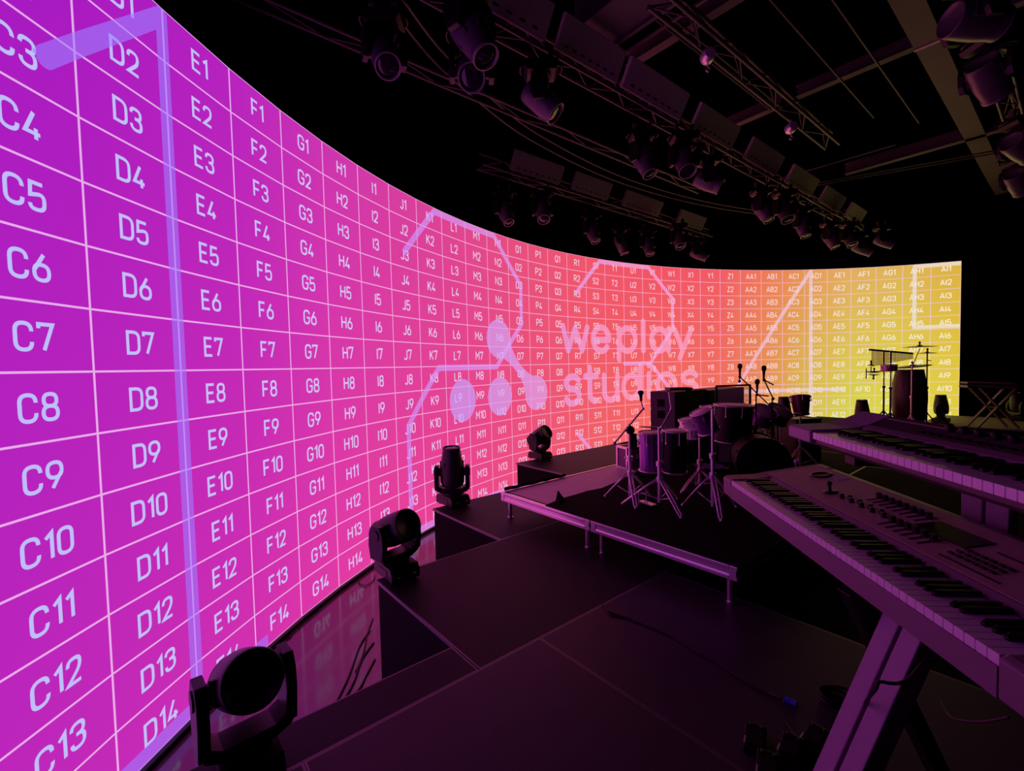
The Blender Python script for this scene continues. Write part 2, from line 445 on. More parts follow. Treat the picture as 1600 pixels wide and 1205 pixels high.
def seg_dist(u, v, lines, hw):
    d = np.full_like(u, 9.0)
    for pts in lines:
        for a, b in zip(pts[:-1], pts[1:]):
            ax, ay, bx, by = a[0] * ASP, a[1], b[0] * ASP, b[1]
            x, y = u * ASP, v
            L2 = (bx - ax) ** 2 + (by - ay) ** 2
            t = np.clip(((x - ax) * (bx - ax) + (y - ay) * (by - ay)) / max(L2, 1e-9), 0, 1)
            d = np.minimum(d, np.hypot(x - ax - t * (bx - ax), y - ay - t * (by - ay)))
    return d - hw

def make_screen():
    v, f, uv, mi = [], [], [], []
    def quad(q, off, m):
        b = len(v)
        for (a, c) in q: v.append(scr(a, c, off)); uv.append((a, c))
        f.append((b, b + 1, b + 2, b + 3)); mi.append(m)
    for i in range(35):
        b = len(v)
        for (a, c, k) in ((i, 0, 0), (i, 14, 0), (i + 1, 14, 1), (i + 1, 0, 1)):
            P = COLS[i + k]; v.append((P[0], P[1], SCR_TOP - c * ROWH)); uv.append((a, c))
        f.append((b, b + 1, b + 2, b + 3)); mi.append(0)
    CAP, SW = 0.370, 0.056       # cap height and stroke in rows
    for c in range(35):
        name = chr(65 + c) if c < 26 else 'A' + chr(65 + c - 26)
        for r in range(14):
            txt = name + str(r + 1)
            wide = sum(GL[ch][0] for ch in txt) * CAP + (len(txt) - 1) * 0.27 * CAP
            x = -wide / 2
            for ch in txt:
                w, strokes = GL[ch]
                for s_ in strokes:
                    for q in ribbon([(x + p[0] * CAP, p[1] * CAP) for p in s_], SW / 2):
                        quad([(c + 0.5 + p[0] / ASP, r + 0.5 + CAP / 2 - p[1]) for p in q], 0.0022, 1)
                x += w * CAP + 0.27 * CAP
    # the five tall numerals drawn over the grid
    def clip(lines, hw, u0, u1):
        for q in fill_shape(lambda u, w: seg_dist(u, w, lines, hw), u0, u1, 0.0, 13.999): quad(q, 0.0050, 2)
    HW = 0.138
    one = [[(2.72, 2.42), (3.98, 0.17), (3.98, 13.84)], [(2.40, 13.84), (5.23, 13.84)]]
    clip(one, HW + .012, 2.3, 5.23)
    clip([[(9.49, 2.36), (10.69, 0.17), (13.32, 0.17), (14.57, 2.46), (14.57, 4.70), (13.31, 7.07), (10.69, 7.07), (9.42, 9.4), (9.42, 13.84), (14.7, 13.84)]], HW, 9.2, 14.75)
    clip([[(17.44, 2.44), (18.7, 0.17), (21.31, 0.17), (22.55, 2.3), (22.55, 4.6), (21.36, 7.07), (20.0, 7.07)], [(21.36, 7.07), (22.55, 9.3), (22.55, 11.6), (21.31, 13.84), (18.7, 13.84), (17.44, 11.6)]], HW, 17.2, 22.7)
    clip([[(29.28, 0.1), (25.75, 9.3), (25.75, 9.47), (30.8, 9.47)], [(29.28, 0.1), (29.28, 13.95)]], HW, 25.55, 30.8)
    clip([[(34.99, 0.17), (33.42, 0.17), (33.42, 4.8), (34.99, 4.8)], [(33.2, 11.6), (34.4, 13.84), (34.99, 13.84)]], HW, 33.2, 34.98)
    # logo: two discs and a dumbbell
    C = [(11.70, 8.66), (13.44, 8.66), (15.26, 8.66), (13.44, 5.58)]
    def logo(u, w):
        d = [np.hypot((u - a) * ASP, w - b) - 1.03 for a, b in C]
        # neck between the upper disc and the right hand disc
        ax, ay, bx, by = C[3][0] * ASP, C[3][1], C[2][0] * ASP, C[2][1]
        L = math.hypot(bx - ax, by - ay); ex, ey = (bx - ax) / L, (by - ay) / L
        x, y = u * ASP - ax, w - ay
        t = x * ex + y * ey; h = np.abs(x * -ey + y * ex)
        half = 0.27 + 0.46 * np.minimum(1.0, np.abs(t - L / 2) / (L / 2 - .55)) ** 2.2
        neck = np.where((t > .55) & (t < L - .55), h - half, 9.0)
        return np.minimum(np.minimum(np.minimum(d[0], d[1]), np.minimum(d[2], d[3])), neck)
    for q in fill_shape(logo, 11.0, 15.95, 4.4, 9.8): quad(q, 0.0036, 3)
    # wordmark, two lines of bold rounded lower case
    def ell(cx, cy, rx, ry, a0=0, a1=360, n=28):
        return [(cx + rx * math.cos(math.radians(a0 + (a1 - a0) * i / n)), cy - ry * math.sin(math.radians(a0 + (a1 - a0) * i / n))) for i in range(n + 1)]
    B = 0.215
    xr, yr = 0.43, 0.80
    word = [
        [(16.72, 4.62), (16.98, 6.12), (17.36, 4.72), (17.72, 6.12), (18.0, 4.62)],
        ell(18.74, 5.37, xr + .02, yr, -40, -90) [::-1][:0] + [(18.33, 5.42), (19.16, 5.42)], ell(18.74, 5.37, xr, yr, 0, 318),
        [(19.70, 4.62), (19.70, 6.75)], ell(20.15, 5.37, xr, yr),
        [(21.00, 4.06), (21.00, 6.14)],
        ell(21.86, 5.37, xr, yr), [(22.32, 4.62), (22.32, 6.14)],
        [(22.66, 4.62), (23.05, 6.05)], [(23.50, 4.62), (23.02, 6.35), (22.92, 6.72)],
        ell(17.17, 8.22, .34, .40, 20, 270) + ell(17.17, 9.08, .36, .46, 90, -160),
        [(18.10, 7.28), (18.10, 9.05)] + ell(18.38, 9.02, .28, .48, 180, 275), [(17.86, 7.84), (18.46, 7.84)],
        [(18.86, 7.84), (18.86, 8.95)] + ell(19.22, 8.92, .36, .62, 180, 360) + [(19.58, 7.84)], [(19.58, 8.9), (19.58, 9.52)],
        ell(20.34, 8.70, xr, yr), [(20.82, 7.22), (20.82, 9.50)],
        [(21.28, 7.84), (21.28, 9.50)], [(21.27, 7.20), (21.29, 7.22)],
        ell(22.20, 8.70, xr + .04, yr),
        ell(23.42, 8.22, .34, .40, 20, 270) + ell(23.42, 9.08, .36, .46, 90, -160)]
    for q in fill_shape(lambda u, w: seg_dist(u, w, word, B), 16.45, 24.05, 3.7, 10.1): quad(q, 0.0036, 3)
    me = bpy.data.meshes.new('display_face')
    me.from_pydata(v, [], f)
    for m in screen_mats(): me.materials.append(m)
    me.polygons.foreach_set('material_index', mi)
    l = me.uv_layers.new(name='grid')
    buf = np.zeros((len(me.loops), 2), dtype=np.float32); idx = np.zeros(len(me.loops), dtype=np.int32)
    me.loops.foreach_get('vertex_index', idx); buf[:] = np.array(uv, dtype=np.float32)[idx]
    l.data.foreach_set('uv', buf.ravel())
    me.update()
    root = thing('led_wall', 'tall curved LED video wall showing a lettered pink to yellow test grid', 'video wall', (COLS[10][0], COLS[10][1], 0))
    o = bpy.data.objects.new('display_face', me); COLL.objects.link(o); o.parent = root
    o.matrix_basis = root.matrix_basis.inverted()
    # cabinets behind the face and the black rail underneath
    b = M()
    for i in range(35):
        p, q = COLS[i], COLS[i + 1]
        dx, dy = q[0] - p[0], q[1] - p[1]; L = math.hypot(dx, dy); nx, ny = -dy / L, dx / L
        T0, T1 = SCR_TOP, SCR_TOP - 14 * ROWH
        vs = [(p[0] + nx * k, p[1] + ny * k, z) for k in (.004, .11) for z in (T1, T0)] + [(q[0] + nx * k, q[1] + ny * k, z) for k in (.004, .11) for z in (T1, T0)]
        b._add(vs, [(0, 1, 5, 4), (2, 6, 7, 3), (1, 3, 7, 5), (0, 4, 6, 2), (0, 2, 3, 1), (4, 5, 7, 6)])
    b.build('cabinet_back', K['plastic'], root, rel=False)
    b = M()
    for i in range(35):
        p, q = COLS[i], COLS[i + 1]
        dx, dy = q[0] - p[0], q[1] - p[1]; L = math.hypot(dx, dy); nx, ny = -dy / L, dx / L
        z1 = SCR_TOP - 14 * ROWH - .001
        vs = [(p[0] + nx * k, p[1] + ny * k, z) for k in (-.035, .11) for z in (0.002, z1)] + [(q[0] + nx * k, q[1] + ny * k, z) for k in (-.035, .11) for z in (0.002, z1)]
        b._add(vs, [(0, 1, 5, 4), (2, 6, 7, 3), (1, 3, 7, 5), (0, 4, 6, 2), (0, 2, 3, 1), (4, 5, 7, 6)])
    b.build('base_rail', K['blackmetal'], root, rel=False)
make_screen()

# ------------------------------------------------------------------ room shell
RX0, RX1, RY0, RY1, RZ = -5.0, 17.0, -4.5, 15.0, 7.6
struct(M().box(((RX0 + RX1) / 2, (RY0 + RY1) / 2, -.05), (RX1 - RX0, RY1 - RY0, .1)).build('floor', K['floor']))
struct(M().box(((RX0 + RX1) / 2, (RY0 + RY1) / 2, RZ + .05), (RX1 - RX0, RY1 - RY0, .1)).build('ceiling', K['ceil']))
for nm, c, sz in (('wall_left', (RX0 - .05, (RY0 + RY1) / 2, RZ / 2), (.1, RY1 - RY0, RZ)), ('wall_right', (RX1 + .05, (RY0 + RY1) / 2, RZ / 2), (.1, RY1 - RY0, RZ)),
                  ('wall_back', ((RX0 + RX1) / 2, RY1 + .05, RZ / 2), (RX1 - RX0, .1, RZ)), ('wall_front', ((RX0 + RX1) / 2, RY0 - .05, RZ / 2), (RX1 - RX0, .1, RZ))):
    struct(M().box(c, sz).build(nm, K['blackwall']))

# ------------------------------------------------------------------ stage decks
Z1 = 0.888                # top of the stage decks
Z2 = 1.145                # top of the drum riser
def stage_deck(label, s0, s1, t0, t1, m, group=None, top=Z1):
    root = thing('stage_deck', label, 'stage deck', st((s0 + s1) / 2, (t0 + t1) / 2, 0), ROT_ST, group)
    w, d = s1 - s0 - .002, t1 - t0 - .002
    M().box((0, 0, top - .012), (w - .018, d - .018, .0236)).build('deck_board', m, root)
    eh = .10 if m is K['deck'] else .022
    e = M()
    for sx in (-1, 1): e.box((sx * (w / 2 - .0045), 0, top - eh / 2 - .001), (.009, d, eh))
    for sy in (-1, 1): e.box((0, sy * (d / 2 - .0045), top - eh / 2 - .001), (w - .018, .009, eh))
    e.build('edge_profile', K['edge'], root)
    k = M()
    for sx in (-1, 1): k.box((sx * (w / 2 - .012), 0, (top - eh - .002) / 2), (.006, d - .03, top - eh - .004))
    for sy in (-1, 1): k.box((0, sy * (d / 2 - .012), (top - eh - .002) / 2), (w - .036, .006, top - eh - .004))
    k.build('skirt', K['skirt'], root)
    return root
stage_deck('bare plum-tinted stage deck nearest the drum riser corner, with bright edge trim', 0, 2.44, -1.22, 0, K['deck'])
stage_deck('bare plum-tinted stage deck across the bottom centre of the picture', 0, 2.44, -2.44, -1.22, K['deck'])
stage_deck('bare stage deck along the bottom left edge beside the nearest moving head', 0, 2.44, -3.66, -2.44, K['deck'])
stage_deck('bare stage deck under the keyboard stand at lower right', 2.44, 4.88, -1.22, 0, K['deck'])
stage_deck('bare stage deck at the bottom right corner behind the keyboard leg', 2.44, 4.88, -2.44, -1.22, K['deck'])
stage_deck('narrow black stage deck strip beside the bright edge trim at lower left', -.25, 0, -3.3, -1.625, K['blackdeck'])
stage_deck('black stage deck with the squat tilted moving head on its corner', -1.28, 0, -1.62, .82, K['blackdeck'])
stage_deck('black stage deck with the upright moving head on its corner', -2.47, -1.28, -.5, 1.94, K['blackdeck'])
stage_deck('black stage deck carrying the small moving head, left of the pink case', -3.62, -2.47, 1.6, 4.04, K['blackdeck'])
gd = 'black stage decks under and behind the drum riser'
for s0, s1, t0, t1 in ((-1.28, 0, .82, 3.26), (-1.28, 0, 3.26, 5.7), (0, 1.22, 0, 2.44), (0, 1.22, 2.44, 4.88), (-2.47, -1.28, 1.94, 4.38), (-2.47, -1.28, 4.38, 6.82),
                       (-3.62, -2.47, 4.04, 6.48), (1.22, 2.44, 0, 2.44), (1.22, 2.44, 2.44, 4.88)):
    stage_deck('black stage deck in the dark rows under and behind the drum riser', s0, s1, t0, t1, K['fardeck'], gd)
gf = 'decks along the far end of the screen'
for s0, s1, t0, t1 in ((-3.62, -2.47, 6.48, 8.92), (-2.47, -1.28, 6.82, 9.26), (-2.47, -1.28, 9.26, 10.9), (-1.28, 0, 5.7, 8.14), (-1.28, 0, 8.14, 10.58), (0, 1.22, 4.88, 7.32), (0, 1.22, 7.32, 9.76)):
    stage_deck('dark stage deck in the far rows towards the yellow end of the screen', s0, s1, t0, t1, K['fardeck'], gf)
stage_deck('pale deck under the folding keyboard stand, past the yellow end of the screen', -.4, 2.0, 10.6, 13.0, K['paledeck'])

# drum riser: two pale platforms on short tube legs
def riser(label, s0, s1, t0, t1):
    root = thing('riser_platform', label, 'riser', st((s0 + s1) / 2, (t0 + t1) / 2, Z1), ROT_ST)
    w, d = s1 - s0, t1 - t0; H = Z2 - Z1
    M().box((0, 0, H - .011), (w - .05, d - .05, .022)).build('platform_board', K['riser'], root)
    e = M()
    prof = [(0, 0), (.05, 0), (.05, .088), (.0, .088), (.0, .066), (.006, .060), (.006, .030), (0, .024)]
    for sx in (-1, 1):
        e.prism([(sx * (w / 2 - p[0]), H - .088 + p[1]) for p in prof], -d / 2, d / 2, 'y')
    for sy in (-1, 1):
        e.prism([(sy * (d / 2 - p[0]), H - .088 + p[1]) for p in prof], -w / 2 + .05, w / 2 - .05, 'x')
    e.build('frame_profile', K['alu'], root, bevel=.003)
    for sx in (-1, 1):
        for sy in (-1, 1):
            l = M(); x, y = sx * (w / 2 - .07), sy * (d / 2 - .06)
            l.cyl((x, y, .006), (x, y, H - .086), .021, n=14); l.cyl((x, y, 0.0), (x, y, .012), .027, n=14)
            l.build('leg', K['alu'], root)
riser('left half of the pale drum riser, plum top bare at its corner', -1.74, -.590, -.14, 2.30)
riser('right half of the pale drum riser, covered by black carpet', -.580, .574, -.14, 2.30)

# black carpet on the riser, its left corner curled up
def carpet():
    zc = Z2 + .004
    edge = [on(px, py, zc) for px, py in ((1003, 733), (967, 751.5), (940, 763), (917, 767.5), (898, 773.5), (879, 778.5), (868, 783))]
    loc = [((v - ORG).dot(E1), (v - ORG).dot(E2)) for v in edge]
    loc = [p for p in loc if p[1] > -.13]
    poly = [(.57, -.13), (.57, 2.28), (loc[0][0], 2.28)] + loc + [(loc[-1][0] + .03, -.13)]
    root = tag(M().prism([tuple(st(*p).xy) for p in poly], Z2 + .0005, Z2 + .006, 'z').build('drum_carpet', K['carpet']), 'black drum carpet with a ragged edge covering the riser', 'carpet')
    # curled corner
    c = M(); a = on(868, 783, zc); b = on(884, 783, zc); t = at(871.5, 767, a.y + .02); q = on(876, 790, zc)
    c._add([a, b, t, q, a + Vector((.004, .004, 0)), b + Vector((.004, .004, 0)), t + Vector((.006, .006, 0)), q + Vector((.004, .004, 0))], [(0, 2, 3), (2, 1, 3), (4, 7, 6), (6, 7, 5), (0, 4, 6, 2), (2, 6, 5, 1)])
    c.build('curled_corner', K['carpet'], root)
carpet()
r = M(); P0 = st(-1.765, -.10, Z2 + .022); pts = [P0 + E2 * (.07 * k) + E1 * (.006 * math.sin(k * 1.3)) + Vector((0, 0, .004 * math.sin(k * 2.1))) for k in range(13)]
r.tube([p + E1 * .045 for p in pts], .017, 10)
tag(r.build('rolled_cloth', K['carpet']), 'thin roll of black cloth along the left edge of the drum riser', 'cloth')

# ------------------------------------------------------------------ moving heads
def head_meshes():
    d = {}
    b = M()                                          # base, origin at its underside
    b.prism([(-.165, .015), (.165, .015), (.165, .075), (.135, .115), (-.135, .115), (-.165, .075)], -.115, .115, 'y')
    for x in (-.12, .12):
        for y in (-.085, .085): b.cyl((x, y, 0), (x, y, .018), .018, n=10)
    b.box((0, -.1165, .06), (.16, .004, .05))
    d['base'] = b
    for sx, nm in ((-1, 'handle'), (1, 'handle_')):
        h = M()
        h.tube([(sx * .16, -.07, .055), (sx * .19, -.065, .06), (sx * .205, -.03, .062), (sx * .205, .03, .062), (sx * .19, .065, .06), (sx * .16, .07, .055)], .009, 8)
        d[nm] = h
    y = M()
    y.cyl((0, 0, .113), (0, 0, .135), .10, n=28)
    y.prism([(-.165, .16), (-.10, .132), (.10, .132), (.165, .16), (.185, .20), (.150, .215), (.10, .185), (-.10, .185), (-.150, .215), (-.185, .20)], -.070, .070, 'y')
    for sx in (-1, 1):
        y.prism([(-.070, .175), (.070, .175), (.088, .28), (.080, .37), (.050, .43), (-.050, .43), (-.080, .37), (-.088, .28)], sx * .143, sx * .188, 'x')
        y.cyl((sx * .185, 0, .36), (sx * .195, 0, .36), .042, n=20)
    d['yoke'] = y
    y2 = M(); y2.v = [(a, b, c + (.045 if c > .23 else 0)) for a, b, c in y.v]; y2.f, y2.sm, y2.mi = y.f, y.sm, y.mi
    d['yoke_tall'] = y2
    w = M()                                          # wash / profile head along local Z, pivot in the middle
    w.lathe([(.0001, -.168), (.104, -.168), (.106, -.176), (.114, -.176), (.118, -.168), (.122, -.13), (.124, -.05), (.124, .04), (.118, .10), (.110, .165), (.112, .170), (.112, .195), (.100, .197), (.094, .180)], None, 32, False)
    for sx in (-1, 1): w.cyl((sx * .11, 0, 0), (sx * .146, 0, 0), .045, n=18)
    for k in range(9): w.box((0, 0, -.10 + k * .014), (.259, .10, .005))
    d['wash'] = w
    t = M()                                          # slimmer beam head
    t.lathe([(.0001, -.165), (.09, -.163), (.118, -.145), (.130, -.10), (.132, -.01), (.126, .05), (.114, .13), (.100, .22), (.094, .245), (.096, .248), (.096, .27), (.086, .272), (.082, .256)], None, 32, False)
    for sx in (-1, 1): t.cyl((sx * .11, 0, 0), (sx * .146, 0, 0), .045, n=18)
    for k in range(6):
        a = k * PI / 3
        t.box((.104 * math.cos(a), .104 * math.sin(a), .03), (.05, .02, .18), None)
    d['beam'] = t
    l = M(); l.lathe([(.096, 0), (.08, .010), (.045, .019), (.0001, .022)], None, 28, True); d['lens'] = l
    return d
HM = head_meshes(); HSRC = {}
def moving_head(label, loc, rz, pan, el, kind='wash', hang=False, size=1.0, group=None, tall=0.0):
    base = tr(loc) @ rotz(rz) @ (rotx(PI) if hang else Matrix()) @ Matrix.Scale(size, 4)
    root = thing('moving_head_light', label, 'stage light', group=group, mat=base)
    def put(name, key, m, parent, mm=None):
        if key in HSRC: return inst(HSRC[key], name, parent, mm)
        o = HM[key].build(name, m, parent, bevel=.006 if key in ('base', 'yoke', 'yoke_tall') else 0)
        if mm is not None: o.matrix_basis = mm
        HSRC[key] = o; return o
    b = put('base', 'base', K['plastic'], root)
    put('handle', 'handle', K['plastic'], b); put('handle', 'handle_', K['plastic'], b)
    put('yoke', 'yoke_tall' if tall else 'yoke', K['plastic'], root, rotz(pan))
    key = kind + ('_hung' if hang else '')
    if hang and key not in HM: HM[key] = HM[kind]
    h = put('head', key, K['lampgrey'] if hang else K['plastic2'] if kind == 'beam' else K['plastic'], root, rotz(pan) @ tr((0, 0, .36 + tall)) @ rotx(-(PI / 2 - el)))
    put('lens', 'lens', K['glass'], h, tr((0, 0, .176 if kind == 'wash' else .252)) @ Matrix.Scale(1.0 if kind == 'wash' else .87, 4))
    if hang:
        r_ = .108 if kind == 'wash' else .092; zz = .197 if kind == 'wash' else .272
        if 'lit_rim' + kind not in HM:
            c = M(); c.lathe([(r_, -.016), (r_ + .006, -.010), (r_ + .006, .004), (r_ - .006, .006), (r_ - .010, -.004)], tr((0, 0, zz)), 32, False); HM['lit_rim' + kind] = c
        put('lit_rim', 'lit_rim' + kind, K['lit_rim'], h)  # ring added so the dark lens rim looks lit
        if 'clamp' not in HM:
            c = M(); c.box((0, 0, -.03), (.03, .05, .07)); c.lathe([(.036, -.022), (.036, .022)], tr((0, 0, -.075)) @ roty(PI / 2), 12); HM['clamp'] = c
        for x in (-.1, .1): put('clamp', 'clamp', K['truss'], root, tr((x, 0, 0)))
    return root
def face(dx, dy): return math.atan2(dy, dx) - PI / 2    # pan so that local +Y looks along (dx, dy)
moving_head('large black moving head in the bottom left corner, its round back towards us', on(389, 1203, Z1), ROT_ST, face(-.68, .73) - ROT_ST, math.radians(-26), size=.86, tall=.045)
moving_head('black moving head with drooping barrel on the corner of the near black deck', on(620, 898, Z1), ROT_ST, face(-.80, .60) - ROT_ST, math.radians(-24), size=.93)
moving_head('black moving head standing bolt upright on the second black deck', on(708, 788, Z1), ROT_ST, face(.05, -1) - ROT_ST, math.radians(86), 'beam')
moving_head('small black moving head with an open yoke on the far black deck corner', on(844, 717, Z1), ROT_ST, face(-.75, .66) - ROT_ST, math.radians(-32))
moving_head('upright moving head silhouette left of the conga, against the yellow screen', on(1347, 672, Z1), .4, 0.6, math.radians(88), 'beam')
moving_head('upright moving head silhouette right of the conga, at the yellow screen edge', on(1470, 661, Z1), .5, 0.3, math.radians(88), 'beam')
moving_head('upright moving head beyond the folding keyboard stand, at the right edge', on(1589, 657, Z1), .5, 0.9, math.radians(80), 'beam')
moving_head('upright moving head peeping out behind the drum kit beside the tilted drum', at(1225, 668, 9.4), .5, 0.3, math.radians(88), 'beam')

# ------------------------------------------------------------------ two keyboards on a two tier stand
def keys_for(root, n_white, x0, zt, first='A', front=.0, wl=.148):
    """white keys from x0 along local X, fronts at local y = front; zt = top of the white keys"""
    PW = .0235
    w = M(); w.box((PW / 2, wl / 2, -.011), (PW - .0012, wl, .022))
    b = M(); b.prism([(.0, -.004), (.0, .006), (.010, .0125), (.095, .0125), (.095, -.004)], -.0055, .0055, 'x')
    src_w = src_b = None
    seq = 'CDEFGAB'; k = seq.index(first)
    for i in range(n_white):
        mm = tr((x0 + i * PW, front, zt))
        if src_w is None:
            src_w = w.build('white_key', K['ivory'], root, bevel=.0012); src_w.matrix_basis = mm
        else: inst(src_w, 'white_key', root, mm)
        nt_ = seq[(k + i) % 7]
        if i < n_white - 1 and nt_ not in 'EB':
            mm = tr((x0 + (i + 1) * PW, front + .052, zt))
            if src_b is None:
                src_b = b.build('black_key', K['ebony'], root, bevel=.0015); src_b.matrix_basis = mm
            else: inst(src_b, 'black_key', root, mm)
def repeat(root, name, mesh, m, mats, bevel=0.0):
    src = None
    for mm in mats:
        if src is None: src = mesh.build(name, m, root, bevel=bevel); src.matrix_basis = mm
        else: inst(src, name, root, mm)

def lower_keyboard():
    A = Vector((.952, 1.998, 1.856))
    rz = math.radians(-95.32)
    d = Vector((math.cos(rz), math.sin(rz), 0))
    root = thing('synthesizer', 'long taupe synthesizer on the lower tier, knobs and sliders on its sloping panel', 'keyboard', A, rz)
    L = 52 * .0235
    x0, x1 = -.088, L + .052
    # case: tray under the keys, cheeks, front, back
    prof = [(-.004, -.078), (-.004, -.0205), (.004, -.0235), (.004, -.024), (.152, -.024), (.152, .004), (.166, .016), (.400, .052), (.425, .050), (.430, .040), (.430, -.050), (.40, -.078)]
    c = M(); c.prism(prof, 0, L, 'x')
    c.build('case', K['synth'], root, bevel=.002)
    pf = [(-.004, -.078), (-.004, -.004), (.01, .004), (.13, .010), (.166, .018), (.400, .054), (.425, .052), (.430, .040), (.430, -.050), (.40, -.078)]
    for a, b in ((x0, -.0006), (L + .0006, x1)):
        M().prism(pf, a, b, 'x').build('end_cheek', K['synth'], root, bevel=.005)
    keys_for(root, 52, 0, 0.0)
    # panel plate lying on the slope
    T = tr((0, .166, .0165)) @ rotx(math.atan2(.036, .234))
    p = M(); p.box((L / 2, .118, .0012), (L + .10, .225, .0024), T); p.build('panel', K['synthpanel'], root)
    def onp(x, y, z=.0024): return T @ tr((x, y, z))
    # joystick near the left end
    j = M(); j.lathe([(.024, 0), (.024, .004), (.012, .006)], None, 18); j.cyl((0, 0, .004), (.004, 0, .034), .005, n=10); j.ball((.004, 0, .036), .009)
    o = j.build('joystick', K['plastic'], root); o.matrix_basis = onp(.30, .075)
    r = M(); r.lathe([(.040, 0), (.042, .004), (.030, .006), (.028, .003), (.0001, .003)], None, 24, False)
    o = r.build('assign_dial', K['plastic'], root); o.matrix_basis = onp(.085, .160)
    g = M()
    for k in range(4): g.box((-.03 + k * .016, .0, .001), (.005, .05, .002))
    o = g.build('vent_slots', K['ivory'], root); o.matrix_basis = onp(.16, .195)
    kn = M(); kn.lathe([(.008, 0), (.0075, .014), (.006, .016), (.0001, .016)], None, 14)
    repeat(root, 'knob', kn, K['plastic'], [onp(.37 + .026 * i, .075 + (i % 2) * .012) for i in range(9)])
    sl = M(); sl.box((0, 0, .001), (.006, .060, .002)); sl.box((0, .012, .010), (.014, .012, .020))
    repeat(root, 'slider', sl, K['plastic'], [onp(.42 + .030 * i, .155) for i in range(8)])
    repeat(root, 'slider', sl, K['plastic'], [onp(.62 + .030 * i, .060) for i in range(6)])
    q = M(); q.box((0, 0, .002), (.17, .075, .004)); o = q.build('display', K['blackmetal'], root, bevel=.001); o.matrix_basis = onp(.745, .135)
    bt = M(); bt.box((0, 0, .0025), (.014, .009, .005))
    repeat(root, 'button', bt, K['plastic'], [onp(.845 + .022 * (i % 6), .055 + .020 * (i // 6)) for i in range(18)], .001)
    lb = M(); lb.box((0, 0, .001), (.16, .004, .002)); repeat(root, 'marker_strip', lb, K['blackmetal'], [onp(.92, .03), onp(.95, .14)])
    wh = M(); wh.box((0, 0, .001), (.022, .075, .002)); wh.lathe([(.026, -.006), (.026, .006)], tr((0, 0, -.004)) @ roty(PI / 2), 24)
    repeat(root, 'wheel', wh, K['rubber'], [onp(1.035, .140), onp(1.075, .140)])
    # two rubber feet resting on the stand
    for x in (.18, .98):
        for y in (.05, .36):
            M().cyl((x, y, -.088), (x, y, -.077), .014, n=12).build('rubber_foot', K['rubber'], root)
    return root
lower_keyboard()

def upper_keyboard():
    A = Vector((.985, 1.505, 2.139))
    rz = math.radians(-97.67)
    root = thing('stage_piano', 'dark plum keyboard on the upper tier, nearer the right edge, knobs along its back', 'keyboard', A, rz)
    NW = 43
    L = NW * .0235
    prof = [(.008, -.036), (.008, -.022), (.152, -.022), (.152, .010), (.168, .018), (.242, .050), (.250, .044), (.250, -.040), (.23, -.046), (.02, -.046)]
    M().prism(prof, 0, L, 'x').build('case', K['synthdark'], root, bevel=.002)
    pf = [(-.004, -.036), (-.004, .000), (.004, .006), (.12, .010), (.168, .020), (.242, .052), (.250, .046), (.250, -.040), (.23, -.046), (.02, -.046)]
    for a, b in ((-.165, -.012), (L + .002, L + .08)):
        M().prism(pf, a, b, 'x').build('end_cheek', K['legbar'], root, bevel=.004)
    keys_for(root, NW, 0, 0.0, 'E')
    M().prism([(.1495, -.004), (.1495, .014), (.169, .0225), (.169, -.004)], 0, L, 'x').build('fall_strip', K['synth'], root)
    T = tr((0, .168, .0185)) @ rotx(math.atan2(.032, .074))
    kn = M(); kn.lathe([(.010, 0), (.009, .016), (.007, .018), (.0001, .018)], None, 14)
    repeat(root, 'knob', kn, K['plastic'], [T @ tr((.26 + .045 * i, .055, 0)) for i in range(16)])
    sm = M(); sm.box((0, 0, .002), (.014, .008, .005))
    repeat(root, 'button', sm, K['plastic'], [T @ tr((.20 + .03 * i, .022, 0)) for i in range(22)])
    st_ = M(); st_.box((0, 0, .001), (.28, .003, .0015)); o = st_.build('marker_strip', K['synthpanel'], root); o.matrix_basis = T @ tr((.14, .06, 0))
    return root
upper_keyboard()

